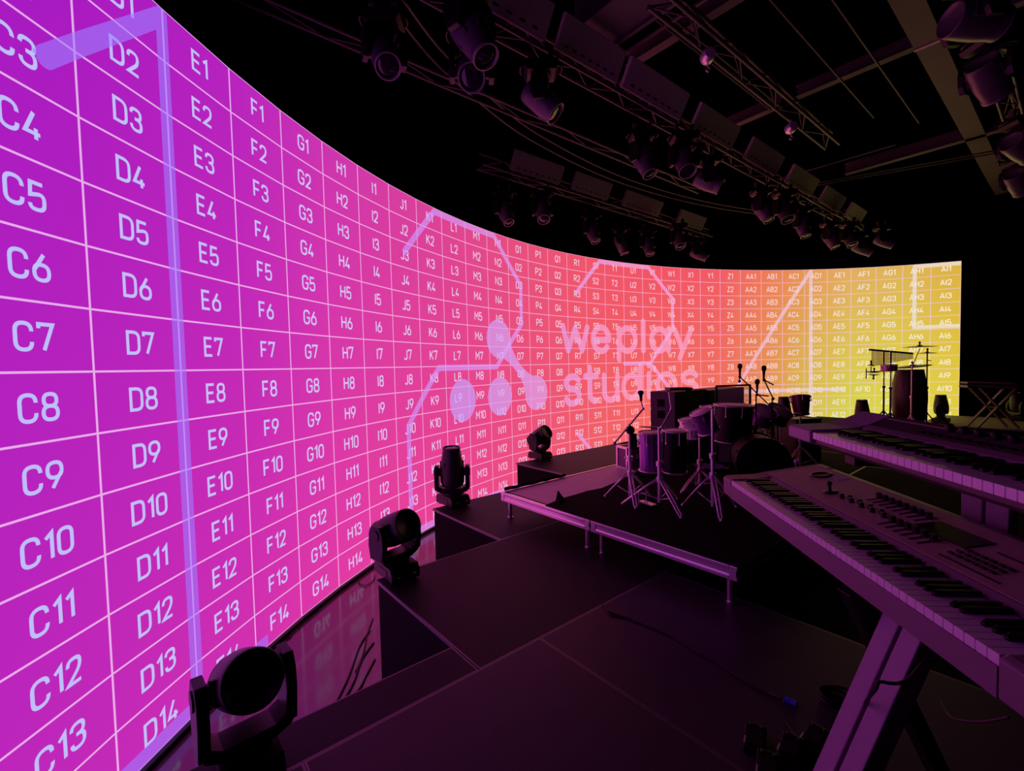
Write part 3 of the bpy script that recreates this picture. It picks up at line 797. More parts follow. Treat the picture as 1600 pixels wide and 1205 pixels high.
def keyboard_stand():
    base = Vector((.62, 1.08, Z1))
    root = thing('keyboard_stand', 'two tier keyboard stand with a leaning twin-bar plum leg', 'keyboard stand', base)
    def W_(name, m, mt, bevel=.0): return m.build(name, mt, root, bevel=bevel, rel=False)
    P = Vector((.978, 1.10, 1.755)); Q = Vector((.62, 1.10, Z1 + .03))
    for off in (-.031, .031):
        b = M(); o = Vector((0, -off, 0)) + Vector((0, 0, 0))
        b.bar(Q + o, P + o, .052, .05, up=(1, 0, -.4)); W_('leg_bar', b, K['legbar'], .003)
    b = M(); b.bar(Q + Vector((.02, 0, .0)), P + Vector((.02, 0, -.0)), .012, .03, up=(1, 0, -.4)); W_('slot_spine', b, K['blackmetal'])
    # opposite leg pair and feet
    R0 = Vector((1.30, 1.10, Z1 + .03)); R1 = Vector((.90, 1.10, 1.755))
    b = M(); b.bar(R0 + Vector((0, .12, 0)), R1 + Vector((0, .12, 0)), .05, .04, up=(1, 0, .4)); W_('cross_leg', b, K['blackmetal'], .003)
    for x, nm in ((.62, 'foot_bar'), (1.30, 'foot_bar')):
        b = M(); b.bar((x, .70, Z1 + .016), (x, 1.55, Z1 + .016), .05, .03); W_(nm, b, K['blackmetal'], .004)
    for y in (.98, 1.55):
        b = M(); b.bar((.95, y, 1.752), (1.30, y, 1.752), .04, .026); W_('lower_arm', b, K['blackmetal'], .003)
    b = M(); b.bar((1.0, .98, 1.728), (1.0, 1.55, 1.728), .05, .022); W_('arm_rail', b, K['blackmetal'], .003)
    # rear uprights carrying the upper tier
    for off in (-.036, .036):
        b = M(); b.bar((1.405, 1.35 - off, 1.80), (1.325, 1.27 - off, 2.045), .060, .03, up=(1, 0, .3)); W_('upper_bar', b, K['legbar'], .003)
    b = M(); b.bar((1.42, 1.36, 1.745), (1.415, 1.36, 1.83), .12, .03, up=(1, 0, 0)); b.bar((1.28, 1.31, 1.740), (1.44, 1.36, 1.740), .05, .022); W_('bracket', b, K['blackmetal'])
    for y in (.80, 1.36):
        b = M(); b.bar((1.00, y, 2.076), (1.345, y - .04, 2.076), .05, .028); W_('upper_arm', b, K['blackmetal'], .003)
    b = M(); b.bar((1.325, .76, 2.052), (1.325, 1.40, 2.052), .04, .02); W_('arm_rail', b, K['blackmetal'], .003)
keyboard_stand()

# lead hanging across the stand leg
def cable(label, pts, r=.004, m=None, sub=6, name='cable', group=None):
    P = [Vector(p) for p in pts]; out = []
    for i in range(len(P) - 1):
        p0, p1, p2, p3 = P[max(i - 1, 0)], P[i], P[i + 1], P[min(i + 2, len(P) - 1)]
        for k in range(sub):
            t = k / sub
            out.append(.5 * ((2 * p1) + (p2 - p0) * t + (2 * p0 - 5 * p1 + 4 * p2 - p3) * t * t + (3 * p1 - p0 - 3 * p2 + p3) * t ** 3))
    out.append(P[-1])
    return tag(M().tube(out, r, 8).build(name, m or K['cable']), label, 'cable', group)
cable('thin black lead drooping across the twin-bar keyboard stand leg', [at(1462, 1032, .985), at(1443, 1036, .975), at(1425, 1056, .97), at(1408, 1067, .97), at(1392, 1068, .97), at(1374, 1066, .975), at(1368, 1078, .98), at(1352, 1098, 1.1), at(1346, 1110, 1.3), on(1335, 1120, Z1 + .006)], .0035)
cable('thin reddish lead sagging under the near end of the synthesizer', [at(1577, 1121, .80), at(1545, 1127, .83), at(1520, 1128, .86), at(1490, 1123, .90), at(1478, 1112, .95), at(1470, 1096, 1.0)], .0022, K['redcable'])
cable('thin black cable running over the bare deck from its left edge', [on(942, 944, Z1 + .004), on(951, 955, Z1 + .004), on(972, 963, Z1 + .004), on(1008, 977, Z1 + .004), on(1050, 995, Z1 + .004), on(1087, 1018, Z1 + .004), on(1113, 1032, Z1 + .004), on(1150, 1056, Z1 + .004), on(1184, 1076, Z1 + .004), on(1206, 1087, Z1 + .004), on(1222, 1093, Z1 + .010)], .005, K['cable'])
cable('second dark lead curving beside it off the deck edge', [on(944, 946, Z1 + .004), on(952, 960, Z1 + .004), on(966, 964, Z1 + .004), on(986, 966, Z1 + .004)], .004)
# blue plug lying on the deck
def plug():
    a = on(1225, 1092, Z1 + .012); b = on(1245, 1101, Z1 + .012)
    root = thing('cable_plug', 'bright blue plug on a cable end, lying on the dark deck', 'plug', (a.x, a.y, Z1))
    m = M(); m.cyl(a, a.lerp(b, .45), .012, .0115, 14); m.build('collar', K['blueplug'], root, rel=False)
    m = M(); m.cyl(a.lerp(b, .5), b, .0115, .0125, 14); m.build('shell', K['blueplug'], root, rel=False)
    m = M(); c0 = a - (b - a) * 1.2; m.cyl(c0 + Vector((0, 0, -.006)), a + (a - b) * .6 + Vector((0, 0, -.006)), .0045, n=8); m.build('silver_sleeve', K['greycable'], root, rel=False)['label'] = 'pale grey sleeve on the lead'
plug()
# coil of cable
def coil(label, c, r, n, rr=.006, seed=1):
    rg = random.Random(seed); pts = []
    for k in range(n * 26):
        a = 2 * PI * k / 26; q = r * (1 + .10 * math.sin(a * .37 + seed) + .05 * math.sin(a * 2.1))
        pts.append((c.x + q * math.cos(a) + .01 * math.sin(k * .11), c.y + q * .9 * math.sin(a), c.z + rr + .010 * (k // 26) % .04 + .004 * math.sin(k * .5)))
    return tag(M().tube(pts, rr, 6).build('cable_coil', K['cable']), label, 'cable')
coil('loose coil of thick black cable on the deck left of the keyboard leg', on(1308, 1098, Z1), .062, 5)
# small boxes and pedals at the lower right
def pedal(label, px, py, rz, w=.075, d=.115, h=.05):
    o = on(px, py, Z1)
    root = thing('foot_pedal', label, 'pedal', o, rz)
    M().prism([(-d / 2, 0), (d / 2, 0), (d / 2, h), (-d / 2, h * .55)], -w / 2, w / 2, 'x').build('housing', K['plastic'], root, bevel=.004)
    T = tr((0, 0, h * .78)) @ rotx(math.atan2(h * .45, d))
    m = M(); m.box((0, -.012, .006), (w * .72, d * .5, .008), T); m.build('treadle', K['rubber'], root, bevel=.002)
    m = M(); m.box((-w / 2 + .004, -d / 2 + .02, h * .6 + .012), (.006, .035, .004)); m.build('trim', K['chrome'], root)
    for sx in (-.02, .02):
        m = M(); m.lathe([(.007, 0), (.0065, .012), (.0001, .013)], T @ tr((sx, d * .33, .001)), 12); m.build('knob', K['blackmetal'], root)
    return root
pedal('black effects pedal on the deck, farthest left of the pedals near the keyboard leg', 1180, 1166, -.55)
pedal('black effects pedal cut by the bottom edge of the picture', 1200, 1212, -.55)
pedal('black effects pedal in the middle of the pedal cluster, leads across it', 1236, 1182, -.75)
pedal('black effects pedal next to the keyboard leg, bright edged', 1274, 1166, -.9)
cable('black lead looping among the effects pedals', [on(1228, 1128, Z1 + .006), on(1246, 1152, Z1 + .012), on(1262, 1158, Z1 + .006), on(1290, 1160, Z1 + .006), on(1310, 1150, Z1 + .006), on(1318, 1130, Z1 + .006)], .004)
# cables hanging behind the decks on the glossy floor
gc = 'black cables on the glossy floor below the screen'
for k, (a, b, c) in enumerate((((578, 985), (562, 1010), (520, 1108)), ((584, 1004), (566, 1030), (534, 1100)), ((586, 1030), (572, 1056), (548, 1092)), ((583, 966), (574, 990), (556, 1050)))):
    cable('thin black cable straggling over the glossy floor beside the near black deck', [on(*a, .008), on(*b, .008), on((b[0] + c[0]) / 2 + 3, (b[1] + c[1]) / 2, .010 + .0 * k), on(*c, .008)], .007, group=gc)
cable('thin black cable looping by the screen foot above the big moving head', [on(428, 1001, .012), on(440, 1001, .012), on(452, 996, .012), on(457, 986, .012), on(448, 984, .012)], .005)
cable('thin black cable looping by the screen foot left of the drooping moving head', [on(560, 905, .012), on(562, 912, .012), on(572, 915, .012), on(582, 908, .012), on(586, 900, .012)], .005)

# ------------------------------------------------------------------ drum kit and percussion
ZC = Z2 + .0065          # top of the drum carpet
def frame_z(d, up=(0, 0, 1)):
    d = Vector(d).normalized(); u = Vector(up)
    x = u.cross(d)
    x = x.normalized() if x.length > 1e-4 else Vector((1, 0, 0))
    y = d.cross(x)
    return Matrix(((x.x, y.x, d.x, 0), (x.y, y.y, d.y, 0), (x.z, y.z, d.z, 0), (0, 0, 0, 1)))
def drum(label, top, axis, r, depth, shell, name='drum', cat='drum', lugs=6, hoop=None, skin=None, bulge=0.0, rb=None, group=None):
    axis = Vector(axis).normalized()
    root = thing(name, label, cat, group=group, mat=tr(Vector(top) - axis * depth) @ frame_z(axis))
    rb = rb or r
    prof = []
    for k in range(9):
        t = k / 8; prof.append((rb + (r - rb) * t + bulge * math.sin(PI * t) , .004 + t * (depth - .008)))
    m = M(); m.lathe(prof, None, 36, True); m.build('shell', shell, root)
    m = M(); m.lathe([(.0001, depth + .001), (r * .97, depth + .001), (r + .002, depth - .004)], None, 36, False); m.build('drumhead', skin or K['skin'], root)
    hoop = hoop or K['chrome']
    m = M(); m.tube([((r + .006) * math.cos(2 * PI * k / 36), (r + .006) * math.sin(2 * PI * k / 36), depth) for k in range(36)], .0065, 8, closed=True); m.build('top_hoop', hoop, root)
    m = M(); m.tube([((rb + .006) * math.cos(2 * PI * k / 36), (rb + .006) * math.sin(2 * PI * k / 36), .006) for k in range(36)], .0065, 8, closed=True); m.build('bottom_hoop', hoop, root)
    for k in range(lugs):
        a = 2 * PI * (k + .5) / lugs; c, s_ = math.cos(a), math.sin(a)
        q = M(); rr = r + max(bulge * .5, 0) + .010
        q.cyl((rr * c, rr * s_, depth * .70), (rr * c, rr * s_, depth * .99), .0045, n=8); q.cyl(((r + bulge * .5) * c * .98, (r + bulge * .5) * s_ * .98, depth * .74), (rr * c * 1.02, rr * s_ * 1.02, depth * .74), .010, n=10)
        q.build('lug', hoop, root)
    return root

def tripod_stand(label, foot, height, name='drum_stand', cat='stand', spread=.26, collar=.30, yaw=0.0, boom=None, group=None, m=None, pole_r=.0145, second=None):
    """chrome stand: stepped pole, three twin strut legs, collars; boom = (start, end) in world space"""
    m = m or K['chrome']
    foot = Vector(foot)
    root = thing(name, label, cat, foot, yaw, group)
    p = M(); p.cyl((0, 0, .045), (0, 0, height * .55), pole_r * 1.15, n=12); p.cyl((0, 0, height * .55), (0, 0, height), pole_r * .8, n=12)
    p.build('pole', m, root)
    for z in (collar, height * .55):
        c = M(); c.cyl((0, 0, z - .022), (0, 0, z + .022), pole_r * 1.9, n=12)
        c.build('clamp_collar', m, root)
    c = M(); c.cyl((0, 0, height * .55), (.045, 0, height * .55), .006, n=8); c.ball((.048, 0, height * .55), .012); c.build('wing_screw', m, root)
    for k in range(3):
        a = 2 * PI * k / 3 + .35
        d = Vector((math.cos(a), math.sin(a), 0)); n = Vector((-d.y, d.x, 0))
        l = M()
        top = Vector((0, 0, collar)) + d * .02; ft = d * spread + Vector((0, 0, .012))
        pts = [top + n * .012, top.lerp(ft, .5) + n * .014 + Vector((0, 0, .012)), ft + n * .012 + Vector((0, 0, .012)), ft + d * .012, ft - n * .012 + Vector((0, 0, .012)), top.lerp(ft, .5) - n * .014 + Vector((0, 0, .012)), top - n * .012]
        l.tube(pts, .0078, 6)
        l.tube([Vector((0, 0, .07)) + d * .012, d * spread * .52 + Vector((0, 0, collar * .50))], .005, 6)
        l.ball(ft + d * .008, .014)
        l.build('leg', m, root)
    if boom:
        b = M(); b.cyl(boom[0], boom[1], .0075, n=10); b.ball(Vector(boom[0]).lerp(Vector(boom[1]), .0), .016)
        b.build('boom_arm', m, root, rel=False)
        if second:
            b = M(); b.cyl(second[0], second[1], .006, n=8); b.ball(second[0], .013); b.build('boom_arm', m, root, rel=False)
    return root

def microphone(label, tip, d, L=.16):
    d = Vector(d).normalized()
    root = thing('microphone', label, 'microphone', mat=tr(Vector(tip) - d * L) @ align(d))
    m = M(); m.lathe([(.010, 0), (.013, L * .35), (.017, L * .62)], None, 14); m.build('body', K['plastic'], root)
    m = M(); m.lathe([(.018, L * .62), (.026, L * .68), (.027, L * .82), (.022, L * .95), (.0001, L)], None, 16, False); m.build('grille', K['blackmetal'], root)
    return root

UPV = Vector((0, 0, 1))
# --- left pair of small drums with their stands
YA = 4.12
f = on(985, 783, ZC); top = at(985, 662, f.y)
tripod_stand('chrome stand with the lowest microphone boom, farthest left on the drum carpet', f, top.z - ZC, collar=.25, spread=.23, yaw=2.2,
             boom=(at(960, 693, f.y - .08), at(1005, 639, f.y + .06)), second=(at(1005, 639, f.y + .06), at(1001.8, 628, f.y + .06)))
microphone('dark microphone on the boom in front of the pink screen, left of the drums', at(1001, 610, f.y + .06), (-.03, 0, 1), .10)
m = M(); c = at(984.5, 672, f.y - .03); m.lathe([(.034, -.03), (.040, 0), (.034, .03)], tr(c) @ rotx(PI / 2), 20); m.box(tuple(c + Vector((.02, -.02, -.09))), (.06, .04, .12))
root = tag(m.build('percussion_block', K['plastic'], None, bevel=.004), 'black percussion block clamped on the leftmost chrome stand', 'percussion')
drum('violet chromed deep tom, left of the pair standing near the riser corner', at(1015, 676, YA + .06), (-.03, -.05, 1), .096, .355, K['purpleshell'], 'tom_drum')
drum('black deep tom, right of the pair standing near the riser corner', at(1054.5, 673, YA - .10), (0, -.06, 1), .100, .37, K['blackshell'], 'tom_drum')
f = on(1031, 793, ZC); top = at(1034, 668, f.y)
tripod_stand('chrome stand between the violet and the black deep tom', f, top.z - ZC, collar=.24, spread=.30, yaw=.4,
             boom=(top, at(1049, 640, f.y + .10)), second=(at(1049, 640, f.y + .10), at(1045, 612, f.y + .12)))
c = at(1060, 607.5, f.y + .14)
root = thing('percussion_pad', 'flat black pad on a thin boom above the black deep tom', 'drum pad', c)
m = M(); m.box((0, 0, 0), (.195, .14, .022)); m.build('pad', K['plastic'], root, bevel=.004)
m = M(); m.box((.07, -.02, -.016), (.05, .05, .010)); m.cyl((-.085, 0, -.035), (-.085, 0, -.008), .012, n=10); m.build('mount', K['blackmetal'], root)
m = M(); m.lathe([(.0001, .002), (.12, .0), (.14, -.006), (.148, -.012), (.140, -.010), (.10, -.002), (.0001, -.001)], None, 36, False)
o = tag(m.build('hi_hat', K['darkbrass']), 'dark cymbal lying behind the violet deep tom', 'cymbal'); o.matrix_basis = tr(at(1022, 667, YA + .42)) @ rotx(-.10) @ roty(.08)
# --- middle cluster
f = on(1094, 768, ZC); top = at(1094, 684, f.y)
tripod_stand('short chrome stand under the chrome snare cluster', f, top.z - ZC, collar=.20, spread=.20, yaw=1.0)
f = on(1114, 800, ZC); top = at(1116, 640, f.y)
tripod_stand('tall chrome stand in front of the violet tilted tom', f, top.z - ZC, collar=.30, spread=.24, yaw=-2.1)
drum('chrome snare drum, lowest of the cluster right of the black deep tom', at(1076, 655, 4.78), (-.16, -.10, 1), .095, .085, K['chrome'], 'snare_drum')
drum('second chrome snare wedged under the first, right of the black deep tom', at(1083, 669, 4.68), (-.10, -.12, 1), .085, .10, K['chrome'], 'snare_drum')
drum('violet tom tilted towards us above the chrome snares', at(1095, 643, 4.45), (-.40, -.08, .92), .098, .22, K['purpleshell'], 'tom_drum')
drum('small bright timbale topping the tilted violet tom', at(1104, 635, 4.70), (-.06, -.1, 1), .056, .06, K['chrome'], 'timbale')
drum('large black floor tom with chrome hoops beside the tall chrome stand', at(1146, 633, 5.05), (.02, -.05, 1), .195, .40, K['blackshell'], 'floor_tom', lugs=8)
cB = at(1186, 741, 4.55)
fw = Vector((-.30, -1, .0)).normalized()
drum('black bass drum lying low below the floor tom', Vector((cB.x, cB.y, ZC + .245)) + fw * .20, fw, .232, .40, K['blackshell'], 'bass_drum', lugs=8, hoop=K['blackshell'], skin=K['blackshell'])
c = on(1172, 737, ZC); c = Vector((c.x, cB.y - .34, ZC))
root = thing('bass_drum_pedal', 'small chrome pedal in front of the black bass drum', 'pedal', c, -.3)
m = M(); m.box((0, 0, .02), (.08, .22, .014)); m.build('footboard', K['chrome'], root, bevel=.003)
m = M(); m.cyl((-.05, .10, .0), (-.05, .10, .16), .008, n=8); m.cyl((.05, .10, 0), (.05, .10, .16), .008, n=8); m.cyl((-.05, .10, .15), (.05, .10, .15), .008, n=8); m.build('pedal_frame', K['chrome'], root)
m = M(); m.cyl((0, .10, .15), (0, .055, .27), .005, n=8); m.ball((0, .05, .28), .022); m.build('beater', K['skin'], root)
m = M(); a = on(1128, 742, ZC)
rg = random.Random(3)
vs, fs = [], []
for i in range(9):
    for j in range(7): vs.append((a.x - .16 + .04 * i, a.y + .15 + .05 * j, ZC + .012 + .02 * math.sin(i * 1.3 + j) ** 2 + .012 * rg.random()))
for i in range(8):
    for j in range(6): fs.append((i * 7 + j, (i + 1) * 7 + j, (i + 1) * 7 + j + 1, i * 7 + j + 1))
m._add(vs, fs, None, True); tag(m.build('cloth', K['violetcloth']), 'crumpled violet cloth on the carpet below the floor tom', 'cloth')
# small foot pieces below the tom pair
root = thing('hi_hat_pedal', 'low chrome foot pedal on the carpet under the violet deep tom', 'pedal', on(1012, 790, ZC), .5)
m = M(); m.box((0, 0, .02), (.06, .16, .012)); m.build('footboard', K['chrome'], root, bevel=.002)
m = M(); m.cyl((-.045, .06, 0), (-.045, .06, .10), .006, n=8); m.cyl((.045, .06, 0), (.045, .06, .10), .006, n=8); m.cyl((-.045, .06, .09), (.045, .06, .09), .006, n=8); m.build('pedal_frame', K['chrome'], root)
# --- back line: pink case, cabinet, amplifier rig, acrylic shields
def flight_case(label, c, rz, w, d, h, ply, trim):
    root = thing('flight_case', label, 'case', c, rz)
    M().box((0, 0, h / 2), (w - .02, d - .02, h - .02)).build('body', ply, root)
    e = M()
    for x in (-1, 1):
        for y in (-1, 1): e.box((x * (w / 2 - .011), y * (d / 2 - .011), h / 2), (.022, .022, h))
        for z in (.011, h - .011): e.box((x * (w / 2 - .011), 0, z), (.022, d - .04, .022))
    for y in (-1, 1):
        for z in (.011, h - .011): e.box((0, y * (d / 2 - .011), z), (w - .04, .022, .022))
    e.build('edge_trim', trim, root)
    q = M(); q.box((0, -d / 2 + .006, h * .55), (.06, .010, .05)); q.build('latch', K['chrome'], root)
    return root
c = on(986, 735, ZC)
flight_case('small purple flight case with pale edges, behind the leftmost drum stand', (c.x + .07, c.y + .17, ZC), ROT_ST + PI / 2 - .25, .34, .20, .26, K['caseply'], K['alu'])
def cabinet():
    P = Vector((2.09, 5.90, Z1)); w, d = .80, .37
    H = at(1016, 612, 6.15).z - Z1
    root = thing('speaker_cabinet', 'tall charcoal speaker cabinet behind the drums, two square handle cut-outs on its side', 'speaker', P + E2 * (w / 2) - E1 * (d / 2), math.atan2(E2.y, E2.x))
    M().box((0, 0, H / 2), (w, d, H)).build('body', K['cab'], root, bevel=.008)
    m = M(); m.box((0, -d / 2 - .004, H / 2), (w - .06, .008, H - .06)); m.build('grille', K['blackmetal'], root)
    for z in (H - .15, H - .30):
        m = M(); m.box((-w / 2 - .002, .02, z), (.006, .11, .10)); m.build('handle_recess', K['skirt'], root, bevel=.002)
    P2 = P + E2 * .84 + E1 * .02; w2 = 1.05; H2 = H - .02
    root = thing('amplifier_rack', 'wide black amplifier rack standing right of the tall speaker cabinet', 'amplifier', P2 + E2 * (w2 / 2) - E1 * .2, math.atan2(E2.y, E2.x))
    M().box((0, 0, H2 / 2), (w2, .4, H2)).build('body', K['plastic'], root, bevel=.01)
    m = M(); m.box((0, -.204, H2 * .80), (w2 - .08, .008, H2 * .22)); m.build('front_panel', K['cab'], root)
    m = M(); m.box((0, -.204, H2 * .36), (w2 - .08, .008, H2 * .56)); m.build('grille', K['blackmetal'], root)
cabinet()
def shield(label, p, q, Y, z0, ztop):
    a = at(p[0], p[1], Y); b = at(q[0], q[1], Y + .1)
    root = thing('acrylic_shield', label, 'screen panel', (a.x, a.y, z0))
    a.z = b.z = ztop; a0 = Vector((a.x, a.y, z0)); b0 = Vector((b.x, b.y, z0))
    t = Vector((0, .006, 0))
    m = M(); m._add([a0, b0, b, a, a0 + t, b0 + t, b + t, a + t], [(0, 1, 2, 3), (7, 6, 5, 4), (0, 4, 5, 1), (1, 5, 6, 2), (2, 6, 7, 3), (3, 7, 4, 0)])
    m.build('clear_pane', K['acrylic'], root, rel=False)
    m = M()
    for u, v in ((a, b), (a0 + UPV * .02, b0 + UPV * .02), (a0, a), (b0, b)): m.bar(u, v, .02, .02, up=(0, 1, 0))
    m.build('frame', K['blackmetal'], root, rel=False)
shield('clear acrylic drum shield in a black frame, behind the floor tom', (1119, 603), (1172, 604), 5.42, ZC, at(1140, 603, 5.42).z)
shield('clear acrylic drum shield in a black frame, right of the floor tom shield', (1178, 640), (1208, 642), 5.98, ZC, at(1190, 664, 5.98).z)
# --- microphone stands and pieces at the right of the kit
YF = 5.25
def mic_stand(label, pole_px, foot_z, top_px, segs, mic, mic_label, Y, grp=None):
    top = at(*top_px, Y); foot = Vector((at(*pole_px, Y).x, Y, foot_z))
    root = tripod_stand(label, foot, top.z - foot_z, 'microphone_stand', 'microphone stand', spread=.24, collar=.22, yaw=1.7, m=K['blackmetal'], pole_r=.010)
    for a, b in segs:
        m = M(); m.cyl(at(*a, Y), at(*b, Y), .0075, n=8); m.ball(at(*a, Y), .017); m.build('boom_arm', K['blackmetal'], root, rel=False)
    microphone(mic_label, at(*mic, Y), (0.02, 0, 1), .16)
mic_stand('dark boom stand for the rightmost of three microphones over the kit', (1206.5, 700), ZC, (1208, 623), [((1208, 623), (1194, 594)), ((1194, 594), (1193.7, 583)), ((1194, 594), (1208.6, 601.5))], (1193.7, 571), 'dark microphone, rightmost of the three over the kit', YF)
mic_stand('dark upright stand for the lowest of three microphones over the kit', (1181.5, 700), ZC, (1182.6, 617), [((1182.6, 617), (1183, 603)), ((1182.6, 617), (1201, 619))], (1183.3, 592), 'dark microphone, lowest of the three over the kit', YF + .1)
mic_stand('dark stand whose long boom crosses the two other microphone stands', (1208, 700), ZC, (1206, 640), [((1206, 637), (1156, 589)), ((1156, 589), (1156, 580)), ((1155.5, 596), (1156, 588))], (1156.2, 568), 'dark microphone, leftmost of the three over the kit', YF + .22)
drum('violet rack tom below the microphones, right of the floor tom', at(1196, 642, 5.55), (.1, -.55, .8), .13, .17, K['purpleshell'], 'tom_drum')
f = Vector((at(1198, 690, 5.7).x, 5.72, ZC)); top = at(1199, 662, 5.72)
tripod_stand('short chrome stand holding the violet rack tom', f, top.z - ZC, collar=.25, spread=.22, yaw=.3)
drum('maroon bucket-shaped drum tilted against the yellow screen', at(1250, 620, 6.2), (.10, .28, 1), .118, .245, K['redshell'], 'tilted_drum', lugs=6, rb=.088)
f = Vector((at(1252, 655, 6.2).x, 6.22, Z1)); top = at(1252, 652, 6.2)
tripod_stand('short chrome stand holding the tilted maroon drum', f, top.z - Z1, collar=.3, spread=.26, yaw=.9)
c = at(1264, 655, 6.7); hh = c.z - Z1
flight_case('low black case right of the tilted maroon drum, at the back of the kit', (c.x, c.y + .25, Z1), .15, .42, .40, hh, K['plastic'], K['blackmetal'])
drum('black drum tipped forward right of the microphone stands', at(1220, 641, 5.95), (.25, -.5, .8), .15, .16, K['blackshell'], 'tom_drum')
f = Vector((at(1222, 670, 5.98).x, 6.02, Z1)); top = at(1222, 660, 6.02)
tripod_stand('chrome stand under the black drum tipped forward', f, top.z - Z1, collar=.35, spread=.25, yaw=1.5)
# --- percussion set in front of the yellow end of the screen
YP = 9.3
def atP(px, py, dy=0): return at(px, py, YP + dy)
drum('tall barrel-shaped dark wood conga in front of the yellow screen', atP(1421, 578), (0, 0, 1), .225, atP(1421, 578).z - Z1 - .02, K['woodshell'], 'conga_drum', lugs=6, hoop=K['blackmetal'], bulge=.075, rb=.20)
f = Vector((atP(1424, 650, -.46).x, YP - .46, Z1))
tripod_stand('chrome stand carrying a wide cymbal, in front of the conga', f, atP(1426, 572, -.46).z - Z1, 'cymbal_stand', 'stand', spread=.20, collar=.35, yaw=.2, boom=(atP(1426, 572, -.46), atP(1437, 545, -.46)), pole_r=.016)
f = Vector((atP(1447.5, 650, -.1).x, YP - .1, Z1))
tripod_stand('dark bare stand right of the conga', f, atP(1448, 550, -.1).z - Z1, 'cymbal_stand', 'stand', spread=.24, collar=.35, yaw=.8, m=K['blackmetal'], pole_r=.014, boom=(atP(1449, 563, -.1), atP(1455, 564, -.1)))
for px, dy, lab in ((1380.5, .12, 'thin reddish stand pole under the left end of the bar chimes'), (1391, -.25, 'thin stand pole under the small tom left of the conga')):
    f = Vector((atP(px, 650, dy).x, YP + dy, Z1))
    tripod_stand(lab, f, atP(px, 549, dy).z - Z1, 'percussion_stand', 'stand', spread=.36, collar=.38, yaw=.5, m=K['blackmetal'], pole_r=.014)
def cymbal(label, c, r, rot, m):
    q = M(); q.lathe([(.0001, .030), (r * .12, .028), (r * .17, .012), (r * .6, .004), (r, -.008), (r * .98, -.011), (r * .17, .006), (.0001, .022)], None, 40, False)
    root = thing('cymbal', label, 'cymbal', mat=tr(c) @ rot)
    q.build('bow', m, root)
    q = M(); q.cyl((0, 0, .022), (0, 0, .07), .012, n=10); q.ball((0, 0, .075), .020); q.build('wing_nut', K['blackmetal'], root)
cymbal('wide flat cymbal high above the conga against the yellow screen', atP(1437, 541.5, -.46), .27, roty(-.03) @ rotx(.02), K['brass'])
cymbal('thin cymbal just right of the high one, on the dark bare stand', atP(1449, 551.5, -.1), .16, rotx(.02), K['brass'])
cymbal('dark cymbal lying across the top of the conga', atP(1426, 572, -.02), .30, roty(-.12), K['darkbrass'])
# bar chimes: bar with rods hanging in a slanting row
def bar_chimes():
    a, b = atP(1358, 546.5, .1), atP(1426, 552.5, .1)
    root = thing('bar_chimes', 'bar chimes hung from a dark bar against the yellow screen', 'chimes', (a + b) / 2)
    m = M(); m.bar(a, b, .035, .035); m.build('bar', K['blackmetal'], root, rel=False)
    n = 30; src = None
    for k in range(n):
        t = (k + .6) / n; p = a.lerp(b, t * .96 + .05); L = .33 - .24 * t
        q = M(); q.cyl(p + Vector((0, 0, -.016)), p + Vector((0, 0, -.016 - L)), .0075, n=6); q.build('chime_rod', K['brass'], root, rel=False)
bar_chimes()
drum('small violet tom left of the conga', atP(1389, 570.5, -.1), (-.05, -.06, 1), .135, .115, K['purpleshell'], 'tom_drum')
cymbal('small dark cymbal on a rod left of the small violet tom', atP(1361, 570.5), .065, rotx(.05), K['darkbrass'])
cymbal('dark cymbal pair lying flat left of the small violet tom, upper one', atP(1366, 582), .11, rotx(-.03), K['darkbrass'])
cymbal('dark cymbal pair lying flat left of the small violet tom, lower one', atP(1365, 586), .10, rotx(.04) @ rotx(PI), K['darkbrass'])
root = thing('percussion_rack', 'horizontal rod holding the small dark cymbals left of the small violet tom', 'rack', atP(1366, 584))
m = M(); m.cyl(atP(1353, 581), atP(1391, 580), .010, n=8); m.cyl(atP(1353.5, 576), atP(1353.5, 592), .009, n=8); m.build('rod', K['blackmetal'], root, rel=False)
m = M(); m.cyl(atP(1361, 573), atP(1361, 581), .009, n=8); m.build('upright', K['blackmetal'], root, rel=False)
# folding keyboard stand past the end of the screen
def folding_stand():
    Y = 9.6
    a, b = at(1505, 598, Y), at(1582, 600, Y - .25)
    base = Vector(((a.x + b.x) / 2, Y - .1, Z1))
    root = thing('folding_keyboard_stand', 'folding X-shaped stand with a flat top past the right end of the screen', 'keyboard stand', base)
    zt = a.z
    m = M(); m.bar(a, b, .30, .035); m.build('top_board', K['caseply'], root, bevel=.004, rel=False)
    m = M(); m.bar(a + UPV * -.075, b + UPV * -.075, .30, .05); m.build('under_rail', K['caseply'], root, bevel=.004, rel=False)
    dz = zt - .10
    L = (b - a)
    for dy in (-.11, .11):
        o = Vector((0, dy, 0))
        p0 = a + L * .23 + o; p1 = a + L * 1.02 + o
        q0 = a + L * .20 + o; q1 = a + L * .98 + o
        for (u, v) in ((Vector((p0.x, p0.y, dz)), Vector((p1.x, p1.y, Z1 + .01))), (Vector((q1.x, q1.y, dz)), Vector((q0.x, q0.y, Z1 + .01)))):
            m = M(); m.bar(u, v, .03, .045, up=(0, 1, 0)); m.build('leg', K['synth'], root, rel=False)
    m = M(); c = a + L * .59; m.cyl((c.x, c.y - .14, (dz + Z1) / 2), (c.x, c.y + .14, (dz + Z1) / 2), .02, n=10); m.build('pivot_bolt', K['blackmetal'], root, rel=False)
folding_stand()

